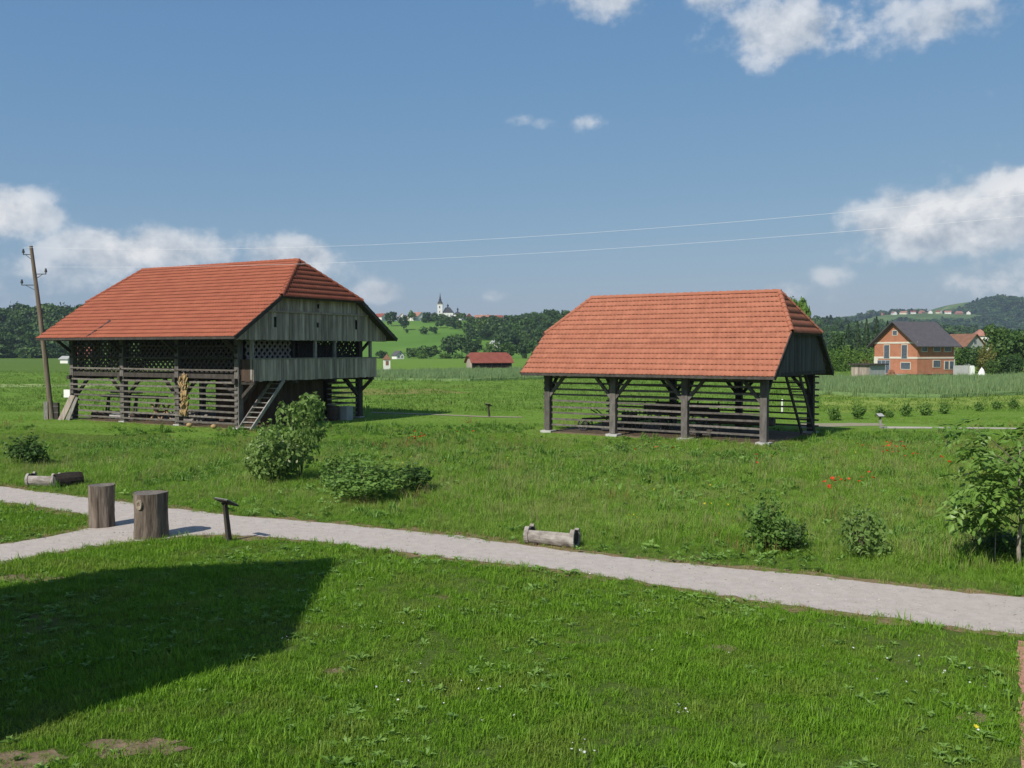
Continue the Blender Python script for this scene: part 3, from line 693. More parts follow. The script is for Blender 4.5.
mead_c = proto_collection('meadow_tuft', [tuft('meadow_tuft', M_MEADOW, 32, .20, .0105, .17, rg, 1.6) for i in range(5)]+[tuft('meadow_tuft', M_MEADOW, 22, .28, .012, .14, rg, 1.2) for i in range(3)]+[tuft('meadow_tuft', M_SEED, 9, .46, .009, .2, rg, .6)])
M_FBLADE = leafmat('field_blade', (.10, .205, .024), (.21, .33, .055), .4, .55, patch=.6, patch_col=(.26, .31, .08), pscale=.06, objw=.6)
field_c = proto_collection('field_tuft', [tuft('field_tuft', M_FBLADE, 26, .17, .045, .6, rg, 1.6) for i in range(5)])
weed_c = proto_collection('weed', [rosette('weed', M_WEED, 9, .12, .022, rg, .5) for i in range(4)]+[rosette('weed', M_WEED, 7, .15, .028, rg, .9) for i in range(3)])
def finish(name, Q, hs, cols, coll, z=0, sv=.25, tilt=.12):
    n = len(Q); s = hs*np.exp(RNG.normal(0, sv, n)); scatter(name, np.stack([Q[:, 0], Q[:, 1], np.full(n, z)], 1), rot_z(n, tilt), np.stack([s, s, s*np.exp(RNG.normal(0, .15, n))], 1), cols, coll)
def above_path(X, Y):
    xs = np.array([G(*p).x for p in up_edge]); ys = np.array([G(*p).y for p in up_edge]); return Y > np.interp(X, xs, ys)

Q = frustum_points(8.6, 34, lambda y: 190*min(1, (13/y)**1.1))
X, Y = Q[:, 0], Q[:, 1]
keep = ~pip(PATH, X, Y) & ~above_path(X, Y) & ~pip(RED, X, Y)
bare = vnoise(X, Y, .9, 1)*.6+vnoise(X, Y, 2.3, 2)*.4
keep &= (bare < .66) | (RNG.random(len(X)) < .45)
for b_ in BARE: keep &= ~pip(b_, X, Y) | (RNG.random(len(X)) < .40)
edge = ~pip(VERGE, X, Y); keep &= edge | (RNG.random(len(X)) < .35)
Q = Q[keep]; X, Y = Q[:, 0], Q[:, 1]
finish('lawn_grass', Q, (.75+.7*vnoise(X, Y, .8, 3))*(1+.012*(Y-9)), RNG.integers(0, 8, len(Q)), lawn_c)
# weeds in drifts over the lawn
Q = frustum_points(8.6, 27, lambda y: 15)
X, Y = Q[:, 0], Q[:, 1]; w = vnoise(X, Y, .55, 7)*.6+vnoise(X, Y, 1.7, 8)*.4
Q = Q[~pip(PATH, X, Y) & ~above_path(X, Y) & ~pip(RED, X, Y) & (RNG.random(len(X)) < np.clip((w-.40)*4, .05, 1))]
finish('lawn_weeds', Q, .72, RNG.integers(0, 7, len(Q)), weed_c, .01)
# rough meadow beyond the path
Q = frustum_points(15, 75, lambda y: 104*min(1, (24/y)**1.7))
X, Y = Q[:, 0], Q[:, 1]
TRK = [G(785, 429), G(785, 422.6), G(882, 422.8), G(976, 427), G(1150, 429), G(1150, 431.4), G(976, 429.6), G(880, 429.4)]
def free(X, Y):
    return ~pip(TRK, X, Y) & ~pip([G(370, 411.8), G(480, 415.4), G(524, 416.6), G(524, 419.2), G(480, 418.6), G(440, 416.8), G(370, 414.4)], X, Y) & ~pip(PATH, X, Y) & ~local_box(HR, X, Y, -12.3, .3, -.15, 7.5) & ~local_box(HB, X, Y, -15.1, .4, -.15, 10.6)
k = above_path(X, Y) & free(X, Y); e = ~pip(VERGE, X, Y); k &= e | (RNG.random(len(X)) < .3)
Q = Q[k]; X, Y = Q[:, 0], Q[:, 1]
xs = np.array([G(*p).x for p in up_edge]); ys = np.array([G(*p).y for p in up_edge]); dist = Y-np.interp(X, xs, ys)
hs = (.36+.66*vnoise(X, Y, .35, 4)**1.2)*np.clip(.38+dist*.22, .3, 1)*np.interp(Y, [36, 46, 56], [1, .6, .32])
ci = RNG.integers(0, 8, len(Q)); ci = np.where((RNG.random(len(Q)) < .10*np.clip(dist-1, 0, 1)), 8, ci)
finish('meadow_grass', Q, hs*(1+.010*np.clip(Y-30, 0, 60)), ci, mead_c)
Q = frustum_points(16, 45, lambda y: 9)
X, Y = Q[:, 0], Q[:, 1]; w = vnoise(X, Y, .4, 9)*.6+vnoise(X, Y, 1.2, 10)*.4
Q = Q[above_path(X, Y) & free(X, Y) & (RNG.random(len(X)) < np.clip((w-.45)*4, .02, 1))]
finish('meadow_herbs', Q, .95, RNG.integers(0, 7, len(Q)), weed_c, .06, tilt=.4)
M_HERB = leafmat('meadow_herb', (.085, .185, .022), (.17, .31, .05), .3, .5)
herb_c = proto_collection('herb', [rosette('herb', M_HERB, 12, .16, .03, rg, 1.0) for i in range(4)]+[tuft('herb', M_HERB, 26, .24, .03, .14, rg, .9) for i in range(3)])
Q = frustum_points(17, 55, lambda y: 14*min(1, 30/y)); X, Y = Q[:, 0], Q[:, 1]; w = vnoise(X, Y, .28, 12)*.6+vnoise(X, Y, .9, 13)*.4
Q = Q[above_path(X, Y) & free(X, Y) & ~pip(VERGE, X, Y) & (RNG.random(len(X)) < np.clip((w-.50)*5, 0, 1))]
finish('meadow_undergrowth', Q, .85, RNG.integers(0, 7, len(Q)), herb_c, .02, tilt=.25)
M_SORREL = leafmat('sorrel_stalk', (.17, .10, .035), (.30, .19, .07), .3, .7)
Q = frustum_points(20, 58, lambda y: 9*min(1, 30/y)); X, Y = Q[:, 0], Q[:, 1]; w = vnoise(X, Y, .33, 15)*.6+vnoise(X, Y, 1.1, 16)*.4
Q = Q[above_path(X, Y) & free(X, Y) & ~pip(VERGE, X, Y) & (RNG.random(len(X)) < np.clip((w-.66)*4, 0, .5))]
finish('sorrel', Q, .8, RNG.integers(0, 3, len(Q)), proto_collection('sorrel', [tuft('sorrel', M_SORREL, 9, .40, .013, .28, rg, .9) for i in range(3)]))
# dry blades on both path edges
Q = frustum_points(14, 34, lambda y: 60); X, Y = Q[:, 0], Q[:, 1]
Q = Q[pip(VERGE, X, Y) & ~pip(PATH, X, Y)]
finish('dry_verge_grass', Q, .55, np.zeros(len(Q), int), proto_collection('dry_tuft', [tuft('dry_tuft', M_STRAW, 14, .10, .010, .10, rg, 1.2)]))
# loose stones on the gravel and grass creeping over its edges
def pebble(k):
    q = random.Random(k); m = MB(); n = 6
    m.v = [(0, 0, -.3)]+[(math.cos(a*1.047)*q.uniform(.8, 1.2), math.sin(a*1.047)*q.uniform(.6, 1.0), q.uniform(.1, .35)) for a in range(n)]+[(q.uniform(-.2, .2), q.uniform(-.2, .2), q.uniform(.55, .8))]
    m.f = [(0, 1+(i+1) % n, 1+i) for i in range(n)]+[(n+1, 1+i, 1+(i+1) % n) for i in range(n)]
    return m.mesh('pebble', surf('pebble_stone', [(.3, (.30, .27, .24)), (.7, (.50, .455, .41))], 3, .9, objrand=.3))
Q = frustum_points(13, 33, lambda y: 70*min(1, (16/y))); X, Y = Q[:, 0], Q[:, 1]; Q = Q[pip(PATH, X, Y)]
finish('path_stones', Q, .011, RNG.integers(0, 4, len(Q)), proto_collection('pebble', [pebble(k) for k in range(4)]), .012, sv=.35)
Q = frustum_points(13, 33, lambda y: 46); X, Y = Q[:, 0], Q[:, 1]; INNER = widen(PATH, -.16 if _area > 0 else .16)
Q = Q[pip(VERGE, X, Y) & ~pip(INNER, X, Y) & (vnoise(X, Y, 1.3, 17) > .45)]
finish('edge_grass', Q, .85, RNG.integers(0, 8, len(Q)), lawn_c, .005)
# fields
Q = frustum_points(68, 190, lambda y: 1.5*min(1, (70/y)**1.2)); X, Y = Q[:, 0], Q[:, 1]
TR = [G(790, 428.5), G(790, 423), G(882, 422.8), G(976, 427), G(1150, 429), G(1150, 431.2), G(976, 429.4), G(880, 429.2)]
Q = Q[free(X, Y) & ~pip(TR, X, Y)]
finish('field_grass', Q, 1.0, RNG.integers(0, 5, len(Q)), field_c, -.05)

# ------------------------------------------------------------------ hills and far woods
def sstep(a, b, x): t = np.clip((x-a)/(b-a), 0, 1); return t*t*(3-2*t)
def hill_church(X, Y):
    f = sstep(440, 1010, Y)**1.05*(1-.6*sstep(1150, 1700, Y)); c = np.interp(X, [-560, -420, -260, -140, -60, 0, 60, 150, 260, 400], [0, 8, 26, 34, 35, 34.5, 33, 29, 18, 0])
    return c*f+1.2*(vnoise(X, Y, .012, 21)-.5)*sstep(480, 600, Y)-1.2*(1-sstep(430, 520, Y))
def hill_forest(X, Y):
    c = np.interp(X, [-1400, -700, -380, -330, -285, -230, -170, -120], [26, 24, 18.5, 21.5, 23, 21, 11, 0]); return c*sstep(470, 680, Y)*(1-.5*sstep(800, 1100, Y))-1.5*(1-sstep(465, 500, Y))
def hill_wood(X, Y):
    c = np.interp(X, [150, 300, 370, 412, 473, 546, 624, 760, 1000, 1400], [0, 24, 29, 25, 20, 16, 11, 9, 8, 8]); return c*sstep(760, 1150, Y)*(1-.4*sstep(1250, 1700, Y))-2*(1-sstep(740, 800, Y))
MP = [(790, 330), (830, 322), (850, 316.5), (857, 315), (880, 314), (900, 313), (920, 313), (940, 314), (955, 313.5), (965, 312), (973, 309.5), (981, 304), (989, 299.8), (996, 300.5), (1003, 304), (1012, 308.5), (1026, 311.5), (1060, 317), (1160, 322), (1400, 326)]
MX = [(p[0]-512)/FPX*2600 for p in MP]; MZ = [(349-p[1])/FPX*2600+4.5 for p in MP]
def hill_far(X, Y):
    c = np.interp(X, MX, MZ); return c*sstep(1750, 2600, Y)*(1-.5*sstep(2750, 3600, Y))+5*(vnoise(X, Y, .006, 31)-.5)*sstep(1900, 2200, Y)*(1-sstep(2350, 2550, Y))-2*(1-sstep(1740, 1800, Y))
M_HGRASS = surf('hill_meadow', [(.3, (.085, .175, .026)), (.55, (.115, .225, .036)), (.75, (.16, .25, .05))], .012, .95, detail=8, spec=.05)
M_HDARK = surf('forest_floor', [(.3, (.02, .045, .014)), (.7, (.04, .07, .02))], .02, .95, spec=.05)
M_HPALE = surf('vineyard_hill', [(.3, (.05, .09, .025)), (.55, (.10, .16, .045)), (.7, (.2, .24, .09))], .012, .95, detail=8, spec=.05)
def terrain(name, f, x0, x1, nx, y0, y1, ny, mat):
    xs = np.linspace(x0, x1, nx); ys = np.linspace(y0, y1, ny); XX, YY = np.meshgrid(xs, ys); ZZ = f(XX, YY)
    V = np.stack([XX, YY, ZZ], -1).reshape(-1, 3); i = np.arange(nx*ny).reshape(ny, nx)
    F = np.stack([i[:-1, :-1], i[:-1, 1:], i[1:, 1:], i[1:, :-1]], -1).reshape(-1, 4)
    me = mesh_from(name, V, F, True); me.materials.append(mat); o = link(name, me); o['kind'] = 'structure'; return o
terrain('hill', hill_church, -560, 400, 90, 430, 1700, 90, M_HGRASS)
terrain('hill', hill_forest, -1400, -110, 90, 460, 1100, 50, M_HDARK)
terrain('hill', hill_wood, 200, 1400, 80, 740, 1700, 50, M_HDARK)
terrain('hill', hill_far, 600, 2500, 160, 1740, 3600, 80, M_HPALE)
def hz(f, x, y): return float(f(np.array([float(x)]), np.array([float(y)]))[0])
far_c = proto_collection('wood_tree', [crown_mesh('wood_tree', m, k, 520, .070, 300+i) for i, (k, m) in enumerate([('round', M_LEAF_D), ('round', M_LEAF), ('round', M_LEAF_D), ('tall', M_LEAF), ('round', M_LEAF), ('spruce', M_SPRUCE)])])
farc = proto_collection('far_wood_tree', [crown_mesh('far_wood_tree', m, k, 110, .16, 320+i) for i, (k, m) in enumerate([('round', M_LEAF_D), ('round', M_LEAF_D), ('round', M_LEAF), ('spruce', M_SPRUCE)])])
def wood(name, f, n, x0, x1, y0, y1, coll, ncoll, h, w, mask=None, p=None):
    X = RNG.uniform(x0, x1, n); Y = RNG.uniform(y0, y1, n); k = (np.abs(X) < .60*Y+40)
    if mask is not None: k &= mask(X, Y)
    X, Y = X[k], Y[k]; n = len(X); s = np.exp(RNG.normal(0, .22, n)); hh = h*s; ww = w*s*np.exp(RNG.normal(0, .12, n))
    scatter(name, np.stack([X, Y, f(X, Y)-.4], 1), np.stack([np.zeros(n), np.zeros(n), RNG.random(n)*6.28], 1), np.stack([ww, ww, hh], 1), RNG.choice(ncoll, n, p=p), coll)
wood('wood', hill_forest, 4200, -560, -150, 478, 760, far_c, 6, 10.5, 9.5, p=[.24, .2, .2, .12, .16, .08])
wood('wood', hill_wood, 3600, 240, 900, 800, 1250, far_c, 6, 11, 11, p=[.28, .16, .22, .08, .10, .16])
# the wooded right shoulder of the church hill and the copses below the village
def shoulder(X, Y):
    px = 512+FPX*X/Y; return (px > np.interp(Y, [560, 700, 850, 1010], [566, 556, 540, 521])) & ((vnoise(X, Y, .012, 41) > .28))
wood('wood', hill_church, 1900, -40, 330, 560, 1040, far_c, 6, 8.8, 9, mask=shoulder, p=[.22, .22, .2, .12, .18, .06])
def copse(X, Y):
    px = 512+FPX*X/Y; v = vnoise(X, Y, .022, 42)*.6+vnoise(X, Y, .05, 43)*.4
    return (px > 470) & (px < 545) & (v > np.where(px < 500, .66, .50)) & (Y < 800)
wood('wood', hill_church, 700, -60, 40, 470, 800, far_c, 6, 10, 9.5, mask=copse, p=[.24, .24, .2, .1, .2, .02])
def farmask(X, Y):
    cone = (np.abs(X-1330) < 125) & (Y > 2150); v = vnoise(X, Y, .008, 44)*.65+vnoise(X, Y, .02, 45)*.35
    low = Y < 2330+120*(vnoise(X, Y, .01, 46)-.5)
    return cone | ((X > 1400) & (v > .2)) | (low & (v > .22)) | ((v > .70) & (Y < 2520))
wood('wood', hill_far, 9500, 780, 1720, 1900, 2680, farc, 4, 9, 15, mask=farmask)
def orchard(X, Y):
    px = 512+FPX*X/Y; return (px > 412) & (px < 512) & (vnoise(X, Y, .03, 48) > .66)
wood('orchard', hill_church, 420, -120, 10, 740, 935, far_c, 5, 5.0, 6, mask=orchard)
# hedge at the foot of the left wood
wood('hedge', hill_forest, 260, -420, -150, 462, 474, far_c, 2, 6, 8)

# ------------------------------------------------------------------ trees that stand by themselves
def ptree(name, label, px, base_y, top_y, wpx, Y, f=None, kind='round', mat=None, var=0, **k):
    if f:
        yy = np.arange(450, 1010, 4.0); zz = f((px-512)/FPX*yy, yy); Y = float(yy[np.argmin(np.abs(349-FPX*(zz-EYE)/yy-base_y)+.002*np.abs(yy-Y)*.0)])
    x = (px-512)/FPX*Y; z = hz(f, x, Y) if f else 0
    base = z; top_y += 349-FPX*(z-EYE)/Y-base_y if f else 0
    ztop = EYE+(349-top_y)*Y/FPX; h = max(2.0, ztop-z); return tree(name, label, (x, Y, z-.1), h, wpx/FPX*Y*1.05, kind, mat, var, **k)
HILLT = 'trees on the church hill'
HT = [  # px, base, top, width px, depth, kind, material, label
 (392, 326, 311, 14, 930, 'round', M_LEAF_D, 'dark round tree between two red roofed houses at the near end of the ridge village'),
 (404, 330, 314, 11, 930, 'round', M_LEAF_D, 'dark tree just beside the pale ridge house with brown roof'),
 (412, 316, 306, 10, 1060, 'tall', M_LEAF_L, 'light feathery tree rising above the village roofs'),
 (427, 322, 311.5, 9, 990, 'round', M_LEAF_D, 'dark bushy tree below the steeple on its village side'),
 (434.5, 322, 311.5, 7, 990, 'round', M_LEAF_D, 'narrow dark tree touching the white church tower'),
 (448, 326, 316, 12, 940, 'round', M_LEAF, 'green tree in front of the white church nave'),
 (461, 321, 312, 11, 985, 'round', M_LEAF, 'round green tree between church and red gabled house'),
 (407, 333.5, 328, 4, 800, 'tall', M_LEAF_D, 'single small tree on the open church hill slope'),
 (424, 334, 326, 11, 850, 'bush', M_LEAF, 'pale green orchard bush on the slope under the village'),
 (433, 334, 326, 9, 850, 'round', M_LEAF_D, 'dark orchard tree on the slope under the steeple'),
 (441, 328, 320, 11, 900, 'round', M_LEAF, 'low tree at the foot of the church wall'),
 (451, 329, 320, 10, 900, 'round', M_LEAF_D, 'dark low tree below the church nave'),
 (459, 330, 319, 9, 890, 'tall', M_LEAF, 'upright tree on the slope beside the church'),
 (468, 331, 322, 9, 880, 'round', M_LEAF, 'small tree on the slope under the red gabled house'),
 (484, 327, 316, 10, 930, 'tall', M_LEAF_Y, 'yellowish tall tree in front of the long pink roof'),
 (498, 331, 320, 12, 880, 'round', M_LEAF, 'green tree where the ridge meets the wooded shoulder'),
 (450, 358, 334, 20, 500, 'round', M_LEAF_D, 'large dark tree at the foot of the church hill'),
 (462, 358, 332, 24, 490, 'round', M_LEAF_D, 'largest dark tree at the foot of the hill behind the red roofed barn'),
 (474, 359, 338, 18, 485, 'round', M_LEAF_D, 'dark tree beside the largest one behind the red roofed barn'),
 (430, 360, 344, 22, 470, 'round', M_LEAF, 'green tree in the hedge below the open slope'),
 (414, 360, 346, 18, 470, 'round', M_LEAF, 'rounded hedge tree beyond the small white farmhouse'),
 (421, 361, 349, 14, 455, 'bush', M_LEAF_L, 'pale bush in the hedge below the open slope'),
 (382, 361, 350, 12, 460, 'round', M_LEAF_D, 'dark tree behind the wayside shrine'),
 (446, 361.5, 352, 16, 440, 'bush', M_LEAF_L, 'grey green willow bush in front of the dark hedge trees'),
 (458, 361.5, 353, 14, 440, 'bush', M_LEAF_L, 'light willow bush next to the red roofed barn'),
 (492, 360, 341, 18, 480, 'round', M_LEAF, 'green tree rising behind the middle of the red barn roof'),
 (507, 360, 340, 18, 480, 'round', M_LEAF, 'green tree rising behind the hipped end of the red barn roof'),
 (523, 360, 342, 16, 500, 'round', M_LEAF_D, 'dark tree between red barn and open hayrack'),
 (536, 361, 340, 18, 500, 'round', M_LEAF, 'tree seen just over the hipped end of the open hayrack')]
for i, (px, b, t, w, Y, k, m, lab) in enumerate(HT):
    ptree('tree' if k != 'bush' else 'bush', lab, px, b, t, w, Y, hill_church if Y > 430 else None, k, m, i % 3, group=HILLT, cat='tree' if k != 'bush' else 'bush', n=700, leaf=.065, trunk=k != 'bush')
RT = 'trees around the brick house'
for i, (px, b, t, w, Y, k, m, lab) in enumerate([
 (848, 368, 324, 18, 215, 'spruce', M_SPRUCE, 'dark spruce nearest the open hayrack, behind bright bushes'),
 (857, 368, 321, 16, 225, 'spruce', M_SPRUCE, 'dark spruce in the middle of the row beside the brick house'),
 (866, 368, 319, 16, 220, 'spruce', M_SPRUCE, 'tall dark spruce between the row and the brick gable'),
 (876, 368, 317, 17, 230, 'spruce', M_SPRUCE, 'tallest dark spruce directly behind the brick gable'),
 (887, 366, 321, 15, 235, 'spruce', M_SPRUCE, 'dark spruce half hidden by the brick gable'),
 (838, 366, 330, 20, 240, 'round', M_LEAF_D, 'dark broad tree behind the boarded gable of the open hayrack'),
 (836, 368, 346, 16, 190, 'bush', M_LEAF_L, 'bright green bush beside the boarded hayrack gable'),
 (848, 368, 343, 18, 195, 'bush', M_LEAF_L, 'bright green bush under the first spruce'),
 (862, 368, 344, 18, 190, 'bush', M_LEAF_L, 'bright green bush behind the wooden shed'),
 (874, 367, 346, 14, 188, 'bush', M_LEAF_L, 'bright green bush at the corner of the brick house'),
 (866, 368, 358, 14, 180, 'bush', M_LEAF_Y, 'low yellow green bush behind the shed roof'),
 (962, 372, 346, 18, 185, 'round', M_LEAF_L, 'light green tree at the far corner of the brick house'),
 (974, 372, 342, 24, 180, 'round', M_LEAF, 'green tree in front of the white house with hipped roof'),
 (986, 372, 344, 20, 175, 'bush', M_LEAF_Y, 'yellowish broad bush above the white tarp'),
 (1002, 372, 321, 34, 190, 'round', M_LEAF, 'tall broad green tree beside the white hipped house'),
 (1022, 373, 324, 34, 185, 'round', M_LEAF, 'tall broad green tree at the outer end of the tree belt'),
 (1012, 375, 352, 26, 165, 'bush', M_LEAF_D, 'dark shrub thicket under the tall broad trees'),
 (993, 374, 358, 16, 165, 'bush', M_LEAF, 'low green shrub beside the white tarp'),
 (1044, 374, 330, 34, 180, 'round', M_LEAF_D, 'dark broad tree past the outer end of the tree belt'),
 (791, 368, 289.0, 30, 150, 'round', M_LEAF_L, 'tree crown peeping over the ridge of the open hayrack')]):
    ptree('spruce' if k == 'spruce' else 'tree' if k == 'round' else 'bush', lab, px, b, t, w*1.15, Y, None, k, m, i % 3, group=RT, cat='tree' if k != 'bush' else 'bush', n=2600 if px != 791 else 7000, leaf=.036, trunk=k != 'bush')

# ------------------------------------------------------------------ houses
M_BRICK = surf('brick', [(.3, (.36, .150, .085)), (.7, (.46, .20, .12))], 1.2, .9, bump=.01, bscale=8)
M_BEAM = surf('ring_beam', [(.3, (.55, .50, .40)), (.7, (.66, .61, .52))], 2, .9)
M_GLASS = surf('dark_glass', [(.3, (.05, .07, .09)), (.7, (.12, .14, .17))], 3, .15, spec=.6)
M_SLATE = surf('dark_roof_tile', [(.3, (.075, .070, .076)), (.7, (.115, .107, .112))], 2, .7)
M_RROOF = surf('old_red_roof', [(.3, (.19, .055, .04)), (.7, (.27, .085, .06))], .8, .85)
M_BROOF = surf('brown_roof', [(.3, (.17, .085, .055)), (.7, (.25, .13, .085))], .8, .85)
M_PINKROOF = surf('faded_roof', [(.3, (.30, .14, .10)), (.7, (.38, .19, .14))], .5, .85)
M_WALLW = surf('white_render', [(.3, (.66, .65, .61)), (.7, (.76, .75, .71))], 1, .9)
M_WALLG = surf('grey_render', [(.3, (.30, .31, .30)), (.7, (.38, .39, .38))], 1, .9)
M_WALLY = surf('cream_render', [(.3, (.58, .53, .40)), (.7, (.68, .62, .48))], 1, .9)
M_SHINGLE = surf('dark_shingle', [(.3, (.035, .037, .042)), (.7, (.06, .062, .07))], 1, .7)
def ground_under(f, x, y): return hz(f, x, y) if f else 0
def house(name, label, x, y, z, rz, w, l, hw, hr, wall, roofm, over=.4, windows=(), hip=0.0, chimney=False, group=None, cat='house'):
    """gabled house: gable w wide faces -y, length l along +y"""
    o = empty(name, (x, y, z), rz, label, cat, group)
    m = MB(); hh = hw+(hr-hw)*(1-hip)
    k = hip*w/2
    m.prism([(-w/2, -l/2, -1), (w/2, -l/2, -1), (w/2, -l/2, hw), (k, -l/2, hh-.02), (-k, -l/2, hh-.02), (-w/2, -l/2, hw)] if hip else [(-w/2, -l/2, -1), (w/2, -l/2, -1), (w/2, -l/2, hw), (0, -l/2, hr-.02), (-w/2, -l/2, hw)], (0, l, 0)); m.build('wall', wall, o)
    r = MB(); s = (hr-hw)/(w/2); t = .16
    yo = l/2+over; rid = yo-hip*w*.45
    for q in (-1, 1):
        a = [(q*(w/2+over), -yo, hw-over*s), (q*k, -yo, hh), (0, -rid, hr), (0, rid, hr), (q*k, yo, hh), (q*(w/2+over), yo, hw-over*s)]
        if not hip: a = [a[0], (0, -yo, hr), (0, yo, hr), a[5]]
        V = a+[(p[0], p[1], p[2]+t) for p in a]; n = len(a)
        r.add(V, [tuple(range(n)), tuple(range(n, 2*n))]+[(i, (i+1) % n, n+(i+1) % n, n+i) for i in range(n)])
    if hip:
        for q in (-1, 1):
            a = [(-k, q*yo, hh), (k, q*yo, hh), (0, q*rid, hr)]; V = a+[(p[0], p[1], p[2]+t) for p in a]
            r.add(V, [(0, 1, 2), (3, 4, 5), (0, 1, 4, 3), (1, 2, 5, 4), (2, 0, 3, 5)])
    ro = r.build('roof', roofm, o)
    if chimney: MB().box((w*.12, l*.1, hr+.2), (.6, .6, 1.4)).build('chimney', M_BEAM, ro)
    for (face, u, zc, ww, wh) in windows:
        fr = MB(); d = .06
        if face == 'g': c = (u, -l/2-.02, zc); sz = (ww+.2, .1, wh+.2); c2 = (u, -l/2-.05, zc); s2 = (ww, .08, wh)
        elif face == 'r': c = (w/2+.02, u, zc); sz = (.1, ww+.2, wh+.2); c2 = (w/2+.05, u, zc); s2 = (.08, ww, wh)
        else: c = (-w/2-.02, u, zc); sz = (.1, ww+.2, wh+.2); c2 = (-w/2-.05, u, zc); s2 = (.08, ww, wh)
        f = fr.box(c, sz).build('window', M_BEAM, o); MB().box(c2, s2).build('pane', M_GLASS, f)
    return o
# unfinished brick house
def brick_house():
    Y = 160; c = G(917, 374.6); al = math.radians(66)
    w, l = 9.6, 8.6; hw, hr = 5.55, 9.2
    corner = Vector((c.x*Y/c.y, Y, 0)); ca, sa = math.cos(-al), math.sin(-al)
    # the gable's right corner (w/2, -l/2) stands on the corner point
    off = Vector((ca*w/2-sa*(-l/2), sa*w/2+ca*(-l/2), 0)); p = corner-off
    o = house('brick_house', 'unfinished red brick house with dark grey roof and pale ring beams', p.x, p.y, 0, -al, w, l, hw, hr, M_BRICK, M_SLATE, over=.9, windows=[
        ('g', -1.9, 4.05, 1.15, 2.35), ('g', 2.05, 4.05, 1.15, 2.35), ('g', -.1, 7.35, .9, .75), ('g', 2.35, 1.65, 2.0, 1.1),
        ('r', -2.7, 4.75, 1.2, 1.2), ('r', .2, 4.75, 1.5, 1.2), ('r', 2.75, 4.75, 1.5, 1.2), ('r', .2, 2.0, 1.6, 1.1), ('r', 2.5, 1.75, .85, 1.3), ('r', 3.7, 1.75, .85, 1.3)])
    for z, t in ((3.02, .34), (5.62, .30)):
        b = MB().box((0, -l/2-.03, z), (w+.06, .08, t)).build('ring_beam', M_BEAM, o)
        if z < 4: MB().box((w/2+.03, 0, z), (.08, l, t*.8)).build('ring_beam', M_BEAM, o)
    MB().box((-w/2+.45, -l/2-.045, 1.5), (.9, .1, 3.0)).build('corner_pier', M_BEAM, o)
    d = MB().box((-2.6, -l/2-.02, 1.35), (3.0, .12, 2.5)).build('door', M_WALLG, o)
    for k in range(3): MB().box((-3.55+k*.95, -l/2-.09, 1.35), (.8, .05, 2.3)).build('door_pane', M_GLASS, d)
    MB().box((0, 0, .05), (w+.25, l+.25, .35)).build('plinth', M_SHINGLE, o)
    MB().box((w/2-.2, l/2+.15, 1.4), (.3, .3, 2.8)).build('porch_post', M_WALLW, o)
    MB().box((-1.2, -l/2-2.0, .1), (8.2, 3.6, .25)).build('terrace_slab', M_CONC, o)
    return o
brick_house()
def material_pile():
    p = G(891, 375.0); o = empty('brick_pile', (p.x*152/p.y, 152, .22), .4, 'small heap of orange bricks on the terrace of the brick house', 'bricks')
    k = 0
    for z in range(4):
        for i in range(5-z):
            block('brick', M_BRICK, o, ((i-(4-z)/2)*.42+random.uniform(-.03, .03), random.uniform(-.1, .1), .15+z*.24), (.38, .30, .22))
    return o
material_pile()
def shed():
    p = G(868, 378); Y = 150; o = empty('shed', (p.x*Y/p.y, Y, 0), -1.06, 'low plank shed with flat dark roof in front of the brick house', 'shed')
    a, b = 1.75, 1.8
    boards(o, M_BOARD, -b, -a, a, lambda q: 0, lambda q: 2.0, w=.33, along='x')
    boards(o, M_BOARD, b, -a, a, lambda q: 0, lambda q: 2.0, w=.4, along='x')
    for x in (-a-.03, a): boards(o, M_WALLG, x, -b, b, lambda q: 0, lambda q: 2.0, w=.36)
    MB().box((0, 0, 2.12), (2*a+.8, 2*b+.8, .2)).build('roof', M_DARKWOOD, o)
    return o
shed()
def simple(name, label, cat, px, py, Y, fn):
    p = G(px, py); return fn(empty(name, (p.x*Y/p.y, Y, 0), 0, label, cat))
p = G(961, 374.5); w = empty('fence_panel', (p.x*162/p.y, 162, 0), -.35, 'pale corrugated fence panel at the brick house corner', 'fence')
for i in range(9): block('sheet', M_WALLG, w, (-1.1+i*.27, (i % 2)*.03, .85), (.26, .05, 1.7))
p = G(972, 375); m = MB(); o = empty('marker_stone', (p.x*158/p.y, 158, 0), 0, 'tall white block standing in front of the trees', 'post')
MB().prism([(-.35, -.2, 0), (.35, -.2, 0), (.33, -.2, 1.5), (.2, -.2, 1.75), (-.2, -.2, 1.75), (-.33, -.2, 1.5)], (0, .5, 0)).build('block', M_WHITE, o); MB().box((0, .05, .05), (.9, .7, .16)).build('base', M_CONC, o)
p = G(981.5, 375); o = empty('tarp', (p.x*158/p.y, 158, 0), .2, 'white pointed heap covered by a sheet', 'tarp')
m = MB(); n = 11
for k in range(n):
    a = k*6.283/n; m.v.append((math.cos(a)*(.75+.12*math.sin(a*3)), math.sin(a)*.7, 0))
for k in range(n):
    a = k*6.283/n; m.v.append((math.cos(a)*.32+.05, math.sin(a)*.3, 1.0+.08*math.sin(k*2)))
m.v.append((.02, 0, 1.5))
for k in range(n): m.f += [(k, (k+1) % n, n+(k+1) % n, n+k), (n+k, n+(k+1) % n, 2*n)]
m.build('sheet', M_WHITE, o)
def hs(label, px, base_y, Y, f, rz, w, l, hw, hr, wall, roofm, **k):
    x = (px-512)/FPX*Y; z = hz(f, x, Y)-.3 if f else 0
    return house('house', label, x, Y, z, rz, w, l, hw, hr, wall, roofm, **k)
